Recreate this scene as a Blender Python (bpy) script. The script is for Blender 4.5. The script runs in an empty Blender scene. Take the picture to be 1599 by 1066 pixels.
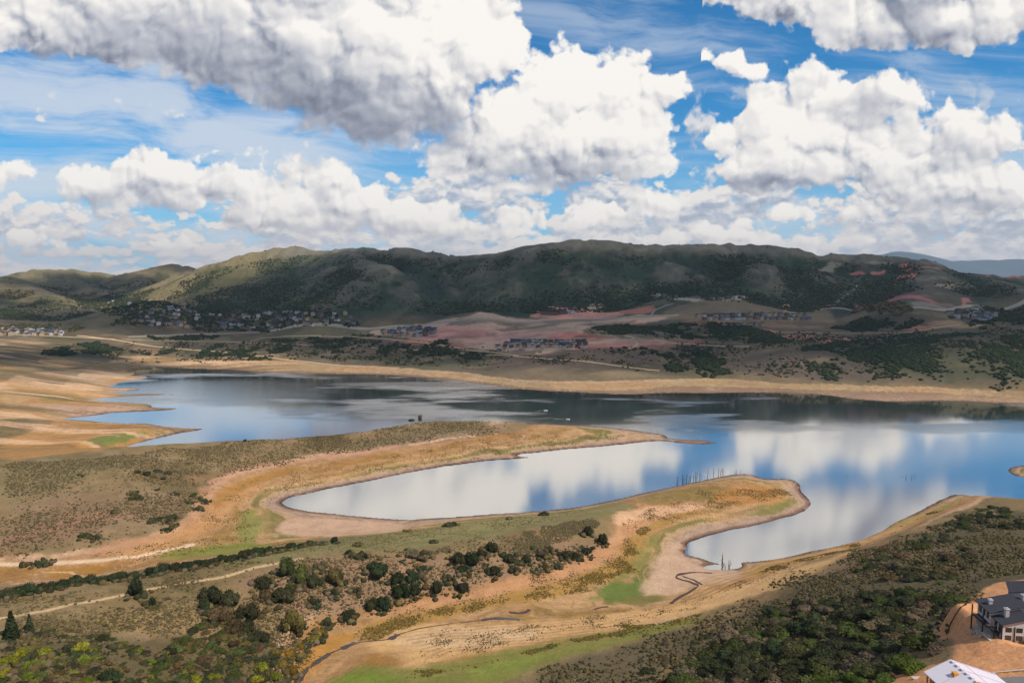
import bpy, math, random
import numpy as np
from mathutils import Vector

# ------------------------------------------------------------------ camera, sky, sun, exposure
SC = bpy.context.scene
COL = SC.collection
F_PX, CX, CY = 1066.0, 799.5, 533.0            # focal length and centre in photograph pixels
PITCH = math.radians(5.5)
CAM_H = 170.0                                   # metres above the water
HOR = 430.0
cam_d = bpy.data.cameras.new('camera')
cam_d.sensor_width = 36.0
cam_d.lens = 36.0 * F_PX / 1599.0
cam_d.clip_start = 1.0
cam_d.clip_end = 60000.0
cam = bpy.data.objects.new('camera', cam_d)
cam.location = (0, 0, CAM_H)
cam.rotation_euler = (math.radians(90) - PITCH, 0, 0)
COL.objects.link(cam)
SC.camera = cam

SC.view_settings.view_transform = 'Standard'
SC.view_settings.look = 'None'
SC.view_settings.exposure = 0.0
SC.view_settings.gamma = 1.0
try:
    SC.view_settings.use_curve_mapping = False
except Exception:
    pass
SC.cycles.max_bounces = 5
SC.cycles.diffuse_bounces = 2
SC.cycles.glossy_bounces = 2
SC.cycles.transmission_bounces = 2
SC.cycles.volume_bounces = 0
SC.cycles.transparent_max_bounces = 24
SC.cycles.caustics_reflective = False
SC.cycles.caustics_refractive = False

SUN_EL, SUN_AZ = math.radians(50), math.radians(128)    # azimuth clockwise from +Y (view direction): right, behind
SUN_DIR = Vector((math.sin(SUN_AZ) * math.cos(SUN_EL), math.cos(SUN_AZ) * math.cos(SUN_EL), math.sin(SUN_EL)))
sun_d = bpy.data.lights.new('sun', 'SUN')
sun_d.energy = 4.3
sun_d.angle = math.radians(0.5)
sun_d.color = (1.0, 0.93, 0.82)
sun = bpy.data.objects.new('sun', sun_d)
sun.rotation_euler = SUN_DIR.to_track_quat('Z', 'Y').to_euler()
sun.location = (0, 0, 900)
COL.objects.link(sun)

def ray(px, py):
    """direction of a photograph pixel (numpy arrays or floats), scaled so that y = 1"""
    x = (np.asarray(px, float) - CX) / F_PX
    v = (CY - np.asarray(py, float)) / F_PX
    dy = math.cos(PITCH) + v * math.sin(PITCH)
    dz = -math.sin(PITCH) + v * math.cos(PITCH)
    return x / dy, dz / dy

def project(x, y, z):
    dz = np.asarray(z, float) - CAM_H
    c, s = math.cos(PITCH), math.sin(PITCH)
    d = y * c - dz * s
    v = y * s + dz * c
    return CX + F_PX * x / d, CY - F_PX * v / d

# ---- world: Nishita sky, thin high cloud, distant banks and the big cumulus, all in direction space
W = bpy.data.worlds.new('World')
SC.world = W
W.use_nodes = True
try:
    W.cycles.sampling_method = 'MANUAL'
    W.cycles.sample_map_resolution = 512
except Exception:
    pass

class NB:
    """small node builder"""
    def __init__(s, tree):
        s.t = tree
    def n(s, typ, **kw):
        nd = s.t.nodes.new(typ)
        for k, v in kw.items():
            setattr(nd, k, v)
        return nd
    def put(s, sock, v):
        if v is None:
            return
        if isinstance(v, bpy.types.NodeSocket):
            s.t.links.new(v, sock)
        else:
            sock.default_value = v
    def m(s, op, a, b=None, c=None, clamp=False):
        nd = s.n('ShaderNodeMath', operation=op)
        nd.use_clamp = clamp
        for i, v in enumerate((a, b, c)):
            s.put(nd.inputs[i], v)
        return nd.outputs[0]
    def v(s, op, a, b=None, c=None, scale=None):
        nd = s.n('ShaderNodeVectorMath', operation=op)
        for i, v in enumerate((a, b, c)):
            s.put(nd.inputs[i], v)
        if scale is not None:
            s.put(nd.inputs['Scale'], scale)
        return nd.outputs['Value'] if op in ('LENGTH', 'DOT_PRODUCT', 'DISTANCE') else nd.outputs[0]
    def xyz(s, x, y, z=0.0):
        nd = s.n('ShaderNodeCombineXYZ')
        for i, v in enumerate((x, y, z)):
            s.put(nd.inputs[i], v)
        return nd.outputs[0]
    def sep(s, v):
        nd = s.n('ShaderNodeSeparateXYZ')
        s.put(nd.inputs[0], v)
        return nd.outputs
    def noise(s, vec, scale, detail=4, rough=0.55, dist=0.0, dim='2D', w=None, color=False, lac=2.0):
        nd = s.n('ShaderNodeTexNoise', noise_dimensions=dim)
        s.put(nd.inputs['Vector'], vec)
        nd.inputs['Scale'].default_value = scale
        nd.inputs['Detail'].default_value = detail
        nd.inputs['Roughness'].default_value = rough
        nd.inputs['Lacunarity'].default_value = lac
        nd.inputs['Distortion'].default_value = dist
        return nd.outputs['Color' if color else 'Fac']
    def voro(s, vec, scale, detail=2, rough=0.5, feat='F1', smooth=0.3, dim='2D', out='Distance'):
        nd = s.n('ShaderNodeTexVoronoi', voronoi_dimensions=dim, feature=feat)
        s.put(nd.inputs['Vector'], vec)
        nd.inputs['Scale'].default_value = scale
        if 'Detail' in nd.inputs:
            nd.inputs['Detail'].default_value = detail
            nd.inputs['Roughness'].default_value = rough
        if feat == 'SMOOTH_F1':
            nd.inputs['Smoothness'].default_value = smooth
        return nd.outputs[out]
    def mr(s, v, a, b, c=0.0, d=1.0, kind='SMOOTHSTEP'):
        nd = s.n('ShaderNodeMapRange', interpolation_type=kind)
        s.put(nd.inputs['Value'], v)
        for nm, x in zip(('From Min', 'From Max', 'To Min', 'To Max'), (a, b, c, d)):
            s.put(nd.inputs[nm], x)
        return nd.outputs['Result']
    def mix(s, f, a, b, blend='MIX'):
        nd = s.n('ShaderNodeMix', data_type='RGBA', blend_type=blend)
        s.put(nd.inputs[0], f)
        s.put(nd.inputs[6], a)
        s.put(nd.inputs[7], b)
        return nd.outputs[2]
    def ramp(s, f, stops):
        nd = s.n('ShaderNodeValToRGB')
        s.put(nd.inputs[0], f)
        el = nd.color_ramp.elements
        while len(el) < len(stops):
            el.new(0.5)
        for e, (p, c) in zip(el, stops):
            e.position = p
            e.color = (*c, 1.0)
        return nd.outputs[0]

def srgb(r, g, b):
    def f(c):
        c = c / 255.0
        return c / 12.92 if c <= 0.04045 else ((c + 0.055) / 1.055) ** 2.4
    return (f(r), f(g), f(b))

def sky_pos(px, py):
    a, b = ray(px, py)
    return float(a) * 1000.0, float(b) * 1000.0

PX = 1000.0 / F_PX
# every cumulus: (base row or None, softness of the base, [(x, y, rx, ry), ...]) as seen in the photograph
CUMULI = [
    (None, 0, [(40, 20, 100, 60), (90, 60, 70, 34), (200, 20, 150, 82), (350, 40, 150, 92), (480, 80, 130, 98), (610, 60, 150, 115), (740, 60, 88, 80), (330, -60, 500, 70),
               (590, 165, 130, 55), (690, 140, 80, 60), (480, 140, 80, 42)]),
    (282, 30, [(885, 142, 92, 74), (965, 142, 84, 54), (1035, 140, 46, 26), (800, 195, 92, 76), (910, 220, 138, 76), (1000, 240, 58, 50), (735, 240, 70, 52)]),
    (330, 18, [(235, 268, 64, 44), (150, 290, 60, 30), (310, 290, 66, 36), (385, 298, 54, 30), (250, 310, 130, 30)]),
    (None, 0, [(335, 238, 42, 10), (372, 245, 22, 10)]),
    (366, 16, [(470, 272, 38, 30), (512, 286, 44, 30), (445, 316, 70, 44), (520, 322, 66, 46), (580, 322, 52, 32), (395, 342, 66, 26), (615, 340, 50, 26)]),
    (376, 12, [(650, 342, 76, 32), (570, 362, 60, 22), (735, 362, 60, 22), (800, 372, 60, 16)]),
    (312, 8, [(720, 302, 42, 14), (790, 296, 46, 14), (845, 292, 30, 18)]),
    (352, 10, [(1015, 322, 42, 34), (1048, 328, 32, 28), (930, 335, 50, 22), (830, 340, 70, 18)]),
    (306, 16, [(1150, 205, 48, 34), (1212, 172, 52, 44), (1275, 150, 58, 46), (1330, 168, 66, 48), (1402, 148, 42, 40), (1250, 225, 118, 72),
               (1190, 262, 66, 45), (1350, 240, 92, 56)]),
    (336, 16, [(1502, 200, 58, 42), (1545, 215, 46, 46), (1450, 248, 80, 50), (1560, 285, 76, 40), (1480, 295, 106, 46), (1590, 300, 64, 36)]),
    (None, 0, [(1165, 108, 48, 20), (1213, 98, 18, 18), (1106, 95, 9, 6)]),
    (None, 0, [(1120, -8, 70, 30), (1250, 0, 120, 42), (1370, 35, 110, 50), (1480, 40, 110, 46), (1570, 20, 80, 46), (1400, -60, 300, 60)]),
    (352, 10, [(1355, 330, 56, 30), (1412, 345, 40, 20), (1240, 335, 46, 14), (1185, 350, 40, 14), (1520, 352, 50, 18)]),
    (290, 10, [(25, 280, 46, 26), (-10, 300, 40, 30)]),
    (386, 8, [(35, 375, 30, 20), (90, 392, 50, 20), (265, 392, 64, 18), (150, 332, 15, 15), (200, 352, 40, 12)]),
    (385, 8, [(1130, 372, 100, 18), (485, 382, 15, 12), (1000, 378, 60, 12), (1280, 382, 70, 12)]),
]
# (x, y, rx, ry, amount) where the thick parts of those clouds let less light through (+) or are lit full face (-)
TONES = [(230, 60, 170, 48, 0.5), (420, 120, 170, 66, 0.65), (575, 190, 150, 60, 0.75), (705, 190, 50, 66, 0.35), (60, 85, 50, 20, 0.5),
         (300, 20, 200, 28, 0.18), (860, 268, 130, 26, 0.5), (1350, 170, 62, 32, 0.6), (1500, 235, 60, 28, 0.3),
         (1400, 14, 50, 20, 0.7), (1460, 52, 120, 28, 0.6), (1210, 292, 130, 18, 0.65), (260, 300, 130, 12, 0.4), (250, 338, 110, 18, 0.45), (500, 356, 150, 12, 0.4), (640, 372, 120, 10, 0.35), (150, 312, 60, 10, 0.35), (1500, 318, 100, 12, 0.4), (1010, 352, 60, 8, 0.35),
         (1400, 355, 200, 14, 0.35), (850, 70, 120, 90, -0.3), (700, 60, 100, 70, -0.25), (880, 170, 170, 80, -0.3), (1240, 215, 110, 50, -0.25)]

def cloud_group(clusters, lite=False):
    g = bpy.data.node_groups.new('cumulus_field', 'ShaderNodeTree')
    g.interface.new_socket('P', in_out='INPUT', socket_type='NodeSocketVector')
    g.interface.new_socket('H', in_out='OUTPUT', socket_type='NodeSocketFloat')
    g.interface.new_socket('S', in_out='OUTPUT', socket_type='NodeSocketFloat')
    b = NB(g)
    gi, go = b.n('NodeGroupInput'), b.n('NodeGroupOutput')
    P = gi.outputs[0]
    wn = b.noise(P, 0.011, 3, 0.55, color=True)
    Pw = b.v('MULTIPLY_ADD', wn, (46, 34, 0), P)
    Pw = b.v('ADD', Pw, (-23, -17, 0))
    wn2 = b.noise(P, 0.05, 2, 0.5, color=True)
    Pw = b.v('MULTIPLY_ADD', wn2, (13, 11, 0), Pw)
    Pw = b.v('ADD', Pw, (-6.5, -5.5, 0))
    py_ = b.sep(Pw)[1]
    total = None
    for base, soft, blobs in clusters:
        acc = None
        for (x, y, rx, ry) in blobs:
            cx, cy = sky_pos(x, y)
            ax, ay = 1 / (rx * PX), 1 / (ry * PX)
            d = b.v('LENGTH', b.v('MULTIPLY_ADD', Pw, (ax, ay, 0), (-cx * ax, -cy * ay, 0)))
            r = math.sqrt(rx * ry) * PX
            sd = b.m('MULTIPLY_ADD', d, -r, r)
            acc = sd if acc is None else b.m('SMOOTH_MAX', acc, sd, 9.0)
        if base is not None:
            by = sky_pos(800, base)[1]
            acc = b.m('SMOOTH_MIN', acc, b.m('MULTIPLY_ADD', py_, 1.1, -by * 1.1), float(soft))
        total = acc if total is None else b.m('SMOOTH_MAX', total, acc, 8.0)
    v1 = b.voro(Pw, 0.0165, 0.0 if lite else 2.0, 0.5, feat='F1')
    v2 = b.m('MULTIPLY', v1, v1)
    n1 = b.noise(P, 0.03, 1 if lite else 6, 0.6)
    H = b.m('MULTIPLY_ADD', v1, -30.0, b.m('ADD', total, 22.0))
    H = b.m('MULTIPLY_ADD', n1, 32.0, b.m('ADD', H, -16.0))
    n2 = b.noise(P, 0.02, 1 if lite else 3, 0.45)
    S = b.m('MULTIPLY_ADD', v2, -40.0, b.m('MULTIPLY_ADD', n2, 30.0, total))
    b.put(go.inputs[1], S)
    b.put(go.inputs[0], H)
    return g

def far_group():
    g = bpy.data.node_groups.new('far_cumulus_field', 'ShaderNodeTree')
    g.interface.new_socket('P', in_out='INPUT', socket_type='NodeSocketVector')
    g.interface.new_socket('H', in_out='OUTPUT', socket_type='NodeSocketFloat')
    b = NB(g)
    gi, go = b.n('NodeGroupInput'), b.n('NodeGroupOutput')
    x_, y_, _z = b.sep(gi.outputs[0])
    yy = b.m('ADD', b.m('MAXIMUM', y_, -20.0), 100.0)
    P = b.xyz(b.m('MULTIPLY', x_, 1.25), b.m('MULTIPLY', b.m('LOGARITHM', yy, 2.718), 420.0), 0.0)
    P = b.v('MULTIPLY_ADD', b.noise(P, 0.012, 3, 0.55, color=True), (50, 36, 0), P)
    big = b.noise(P, 0.0062, 2, 0.5)
    n = b.noise(P, 0.024, 6, 0.62)
    v1 = b.voro(P, 0.019, 2.0, 0.55)
    H = b.m('MULTIPLY_ADD', n, 46.0, b.m('MULTIPLY_ADD', big, 110.0, b.m('MULTIPLY_ADD', v1, -34.0, -52.0)))
    b.put(go.inputs[0], H)
    return g

def build_world():
    t = W.node_tree
    t.nodes.clear()
    b = NB(t)
    out = b.n('ShaderNodeOutputWorld')
    sky = b.n('ShaderNodeTexSky', sky_type='NISHITA')
    sky.sun_disc = False
    sky.sun_elevation = SUN_EL
    sky.sun_rotation = SUN_AZ
    sky.altitude = 1900
    sky.air_density = 1.2
    sky.dust_density = 0.6
    sky.ozone_density = 2.5
    tc = b.n('ShaderNodeTexCoord')
    D = b.v('NORMALIZE', tc.outputs['Generated'])
    x, y, z = b.sep(D)
    inv = b.m('DIVIDE', 1000.0, b.m('MAXIMUM', y, 0.12))
    X = b.m('MULTIPLY', x, inv)
    Y = b.m('MULTIPLY', z, inv)
    P = b.xyz(X, Y, 0.0)
    bgk = 10.0                                          # the Background strength is 0.1: cloud colours are divided by it
    def C(rgb, k=1.0):
        return (rgb[0] * bgk * k, rgb[1] * bgk * k, rgb[2] * bgk * k, 1)
    blue = b.mix(1.0, sky.outputs[0], (0.24, 0.88, 1.22, 1), 'MULTIPLY')
    def inst(g, p):
        nd = b.n('ShaderNodeGroup')
        nd.node_tree = g
        b.put(nd.inputs[0], p)
        return nd.outputs
    fine = b.noise(P, 0.09, 4, 0.65)
    def emit(col):
        bg = b.n('ShaderNodeBackground')
        b.put(bg.inputs[0], col)
        bg.inputs[1].default_value = 0.1
        return bg.outputs[0]
    def mixs(f, a, c):
        m = b.n('ShaderNodeMixShader')
        b.put(m.inputs[0], f)
        b.put(m.inputs[1], a)
        b.put(m.inputs[2], c)
        return m.outputs[0]
    hz = b.mr(Y, 0.0, 250.0, 1.0, 0.0)
    col = b.mix(b.m('MULTIPLY', hz, 0.75), blue, C(srgb(164, 202, 230)))
    # thin streaked high cloud
    cs = b.v('MULTIPLY', b.xyz(b.m('MULTIPLY_ADD', Y, 0.5, X), b.m('MULTIPLY_ADD', X, 0.06, Y), 0.0), (0.22, 1.3, 1.0))
    cs = b.v('MULTIPLY_ADD', b.noise(P, 0.004, 2, 0.5, color=True), (60, 70, 0), cs)
    ci = b.noise(cs, 0.011, 6, 0.62)
    cm = b.mr(ci, b.mr(X, 0.0, -350.0, 0.42, 0.34), b.mr(X, 0.0, -350.0, 0.72, 0.62))
    cm = b.m('MULTIPLY', cm, b.mr(X, 0.0, -420.0, 0.60, 0.82))
    cm = b.m('MULTIPLY', cm, b.mr(Y, 420.0, 200.0, 0.7, 1.0))
    col = b.mix(cm, col, C(srgb(216, 224, 234)))
    fg = far_group()
    H0 = inst(fg, P)[0]
    H1 = inst(fg, b.v('ADD', P, (2.0, 8.0, 0)))[0]
    H2 = inst(fg, b.v('ADD', P, (3.0, 24.0, 0)))[0]
    cover = b.m('MULTIPLY_ADD', b.mr(Y, 240.0, 20.0, 0.0, 1.0), 40.0, -18.0)
    cover = b.m('ADD', cover, b.mr(X, -450.0, 100.0, -7.0, 12.0))
    h0 = b.m('ADD', H0, cover)
    mfar = b.mr(h0, -2.0, 14.0)
    lf = b.m('MULTIPLY_ADD', b.m('SUBTRACT', H0, H1), 0.020, 0.50)
    lf = b.m('MULTIPLY_ADD', b.m('SUBTRACT', H0, H2), 0.011, lf)
    lf = b.m('ADD', lf, b.mr(h0, 5.0, 60.0, 0.16, -0.10), clamp=True)
    ccf = b.ramp(lf, [(0.0, srgb(160, 170, 188)), (0.42, srgb(190, 198, 212)), (0.75, srgb(228, 225, 224)), (1.0, srgb(248, 241, 233))])
    ccf = b.v('SCALE', ccf, scale=bgk)
    ccf = b.mix(b.mr(Y, 130.0, 0.0, 0.0, 0.55), ccf, C(srgb(236, 224, 216)))
    far = b.mix(b.m('MULTIPLY', mfar, b.mr(Y, 300.0, 190.0, 0.0, 0.92)), col, ccf)
    split = sky_pos(1092, 200)[0]
    def side(clusters, tones):
        cg, cl = cloud_group(clusters), cloud_group(clusters, True)
        A0, S0 = inst(cg, P)
        S1 = inst(cg, b.v('ADD', P, (5.5, 8.0, 0)))[1]
        S2 = inst(cl, b.v('ADD', P, (16.0, 34.0, 0)))[1]
        edge = b.m('MULTIPLY_ADD', fine, 8.0, -4.0)
        l = b.m('MULTIPLY_ADD', b.m('SUBTRACT', S0, S1), 0.0095, 0.80)
        l = b.m('MULTIPLY_ADD', b.m('SUBTRACT', b.m('MINIMUM', S0, 70.0), b.m('MINIMUM', S2, 70.0)), 0.0042, l)
        l = b.m('MULTIPLY_ADD', b.m('SUBTRACT', fine, 0.5), 0.04, l)
        tone = None
        Pt = b.v('ADD', b.v('MULTIPLY_ADD', b.noise(P, 0.014, 4, 0.6, color=True), (70, 50, 0), P), (-35, -25, 0))
        for (tx, ty, rx, ry, w) in tones:
            cx, cy = sky_pos(tx, ty)
            ax, ay_ = 1 / (rx * PX * 1.25), 1 / (ry * PX * 1.25)
            d = b.v('LENGTH', b.v('MULTIPLY_ADD', Pt, (ax, ay_, 0), (-cx * ax, -cy * ay_, 0)))
            e = b.mr(d, 1.15, 0.1, 0.0, w)
            tone = e if tone is None else b.m('ADD', tone, e)
        tpos = b.m('MAXIMUM', tone, 0.0)
        m0 = b.mr(b.m('ADD', A0, edge), b.m('MULTIPLY_ADD', tpos, -8.0, -2.0), b.m('MULTIPLY_ADD', tpos, 16.0, 9.0))
        l = b.m('ADD', b.m('MULTIPLY', b.m('SUBTRACT', l, 0.74), b.m('MULTIPLY_ADD', b.m('MINIMUM', tpos, 1.0), -0.78, 1.0)), 0.74)
        l = b.m('SUBTRACT', l, b.m('MULTIPLY', tone, 0.62), clamp=True)
        cc = b.ramp(l, [(0.0, srgb(116, 121, 136)), (0.20, srgb(150, 155, 170)), (0.42, srgb(190, 193, 202)), (0.66, srgb(228, 226, 226)), (0.95, srgb(255, 251, 245))])
        cc = b.v('SCALE', cc, scale=bgk)
        cc = b.mix(b.mr(Y, 140.0, 0.0, 0.0, 0.5), cc, C(srgb(240, 228, 218)))
        return emit(b.mix(m0, far, cc))
    L = [c for c in CUMULI if min(q[0] for q in c[2]) < 1092]
    R = [c for c in CUMULI if max(q[0] for q in c[2]) > 1010]
    front = mixs(b.m('GREATER_THAN', X, split), side(L, [q for q in TONES if q[0] < 1092]), side(R, [q for q in TONES if q[0] > 1092]))
    # overhead and behind the viewer: an even broken overcast
    broken = b.mr(b.noise(D, 2.6, 4, 0.6, dim='3D'), 0.40, 0.60)
    over = emit(b.mix(broken, blue, C((0.46, 0.48, 0.54))))
    w1 = b.m('MAXIMUM', b.mr(z, 0.40, 0.47), b.mr(y, 0.42, 0.30))
    res = mixs(w1, front, over)
    res = mixs(b.mr(z, 0.0, -0.02), res, emit(C((0.10, 0.10, 0.09))))
    t.links.new(res, out.inputs[0])

build_world()

# ------------------------------------------------------------------ helpers: unprojection and noise
def unproj_z(px, py, z):
    """ground point seen at pixel (px, py) when the ground there is z metres above the water"""
    a, b = ray(px, py)
    D = (z - CAM_H) / b
    return a * D, D

def unproj_d(px, py, D):
    a, b = ray(px, py)
    return a * D, D, CAM_H + b * D

_rs = np.random.RandomState(7)
_TAB = _rs.rand(256, 256).astype(np.float32)
def vnoise(x, y, seed=0):
    x = np.asarray(x, np.float32) + np.float32(seed * 17.31)
    y = np.asarray(y, np.float32) + np.float32(seed * 9.77)
    xi, yi = np.floor(x), np.floor(y)
    fx, fy = x - xi, y - yi
    fx = fx * fx * (3 - 2 * fx)
    fy = fy * fy * (3 - 2 * fy)
    a, b = xi.astype(np.int64) & 255, yi.astype(np.int64) & 255
    a1, b1 = (a + 1) & 255, (b + 1) & 255
    return (_TAB[a, b] * (1 - fx) + _TAB[a1, b] * fx) * (1 - fy) + (_TAB[a, b1] * (1 - fx) + _TAB[a1, b1] * fx) * fy

def fbm(x, y, scale, octaves=4, seed=0, rough=0.5):
    """-1..1"""
    s, a, t = 0.0, 1.0, 0.0
    x = np.asarray(x) / scale
    y = np.asarray(y) / scale
    for o in range(octaves):
        c, q = math.cos(o * 1.1 + seed), math.sin(o * 1.1 + seed)
        s = s + a * (vnoise(x * c - y * q, x * q + y * c, seed + o * 3) * 2 - 1)
        t += a
        a *= rough
        x, y = x * 2.03, y * 2.03
    return s / t

def sstep(a, b, v):
    t = np.clip((v - a) / (b - a), 0, 1)
    return t * t * (3 - 2 * t)

# ------------------------------------------------------------------ shoreline (traced, laid out on the water plane)
SHORE = [(235, 573), (300, 574), (330, 574), (372, 578), (410, 581), (450, 582), (520, 584), (560, 584), (600, 585), (650, 588), (700, 592),
 (760, 600), (800, 606), (850, 610), (900, 612), (930, 614), (980, 616), (1040, 613), (1100, 614), (1180, 612), (1250, 613), (1300, 618), (1340, 624),
 (1400, 628), (1440, 626), (1500, 626), (1560, 629), (1599, 630), (1750, 636), (2100, 650), (2500, 900), (1900, 850), (1750, 835), (1620, 798), (1560, 783),
 (1520, 775), (1497, 771), (1484, 773), (1460, 785), (1435, 798), (1400, 815), (1380, 828), (1340, 845), (1300, 855), (1260, 862), (1220, 872), (1180, 877),
 (1157, 878), (1161, 884), (1153, 888), (1130, 890), (1110, 889), (1096, 886), (1108, 882), (1126, 881), (1110, 877), (1090, 870), (1073, 867), (1067, 861), (1075, 855), (1072, 849), (1090, 841),
 (1100, 837), (1140, 827), (1180, 820), (1220, 809), (1245, 802), (1258, 797), (1266, 788), (1262, 779), (1252, 768), (1248, 755), (1242, 750),
 (1225, 747), (1190, 747), (1178, 742), (1165, 740), (1140, 741), (1120, 745), (1100, 750), (1060, 758), (1000, 770), (950, 783), (900, 792), (850, 797),
 (800, 801), (750, 804), (700, 808), (660, 810), (640, 812), (600, 810), (560, 806), (520, 802), (480, 799), (455, 793), (440, 787), (438, 783),
 (450, 777), (480, 770), (530, 759), (580, 750), (620, 741), (660, 733), (700, 727), (750, 720), (800, 716), (833, 715), (807, 712), (806, 709), (840, 706),
 (880, 701), (940, 697), (1000, 690), (1035, 688), (1060, 691), (1095, 694), (1122, 691), (1100, 688), (1060, 686), (1041, 684), (1043, 681), (1030, 677),
 (960, 668), (900, 664), (850, 662), (780, 661), (700, 662), (650, 665), (600, 674), (550, 684), (450, 696), (380, 703), (300, 709), (250, 713), (200, 716), (160, 716),
 (150, 712), (165, 705), (200, 696), (235, 686), (262, 680), (290, 674), (325, 670), (300, 669), (262, 667), (240, 663), (228, 661), (190, 661),
 (150, 658), (100, 655), (95, 654), (110, 652), (150, 648), (175, 644), (200, 643), (250, 641), (286, 638), (262, 637), (235, 636), (237, 632),
 (225, 630), (170, 627), (150, 625), (133, 624), (170, 620), (210, 618), (282, 616), (255, 615), (200, 615), (172, 616), (190, 611), (225, 608), (205, 607),
 (165, 606), (180, 601), (182, 597), (210, 593), (232, 589), (225, 587), (200, 586), (215, 583), (190, 580), (200, 577)]
SPIT = [(1573, 735), (1582, 728), (1600, 727), (1700, 715), (1800, 725), (1750, 750), (1650, 760), (1599, 745), (1580, 741)]

def poly_w(P, z=0.0):
    return np.array([[float(c) for c in unproj_z(px, py, z)] for px, py in P])

def smooth_poly(W2, n=2):
    for _ in range(n):
        a, b = W2, np.roll(W2, -1, 0)
        q = np.empty((len(a) * 2, 2))
        q[0::2] = a * 0.78 + b * 0.22
        q[1::2] = a * 0.22 + b * 0.78
        W2 = q
    return W2

def seg_dist(x, y, W2, closed=True):
    """distance to a polyline, and inside flag"""
    x = x.astype(np.float32)
    y = y.astype(np.float32)
    d2 = np.full(x.shape, 1e18, np.float32)
    ins = np.zeros(x.shape, bool)
    n = len(W2)
    for i in range(n if closed else n - 1):
        ax, ay = np.float32(W2[i][0]), np.float32(W2[i][1])
        bx, by = np.float32(W2[(i + 1) % n][0]), np.float32(W2[(i + 1) % n][1])
        ex, ey = bx - ax, by - ay
        t = np.clip(((x - ax) * ex + (y - ay) * ey) / max(float(ex * ex + ey * ey), 1e-6), 0, 1)
        d2 = np.minimum(d2, (x - ax - t * ex) ** 2 + (y - ay - t * ey) ** 2)
        if closed:
            c = (ay > y) != (by > y)
            if by != ay:
                ins ^= c & (x < (bx - ax) * (y - ay) / (by - ay) + ax)
    return np.sqrt(d2), ins

SHORE_W = smooth_poly(poly_w(SHORE), 2)
SPIT_W = smooth_poly(poly_w(SPIT), 2)

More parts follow.
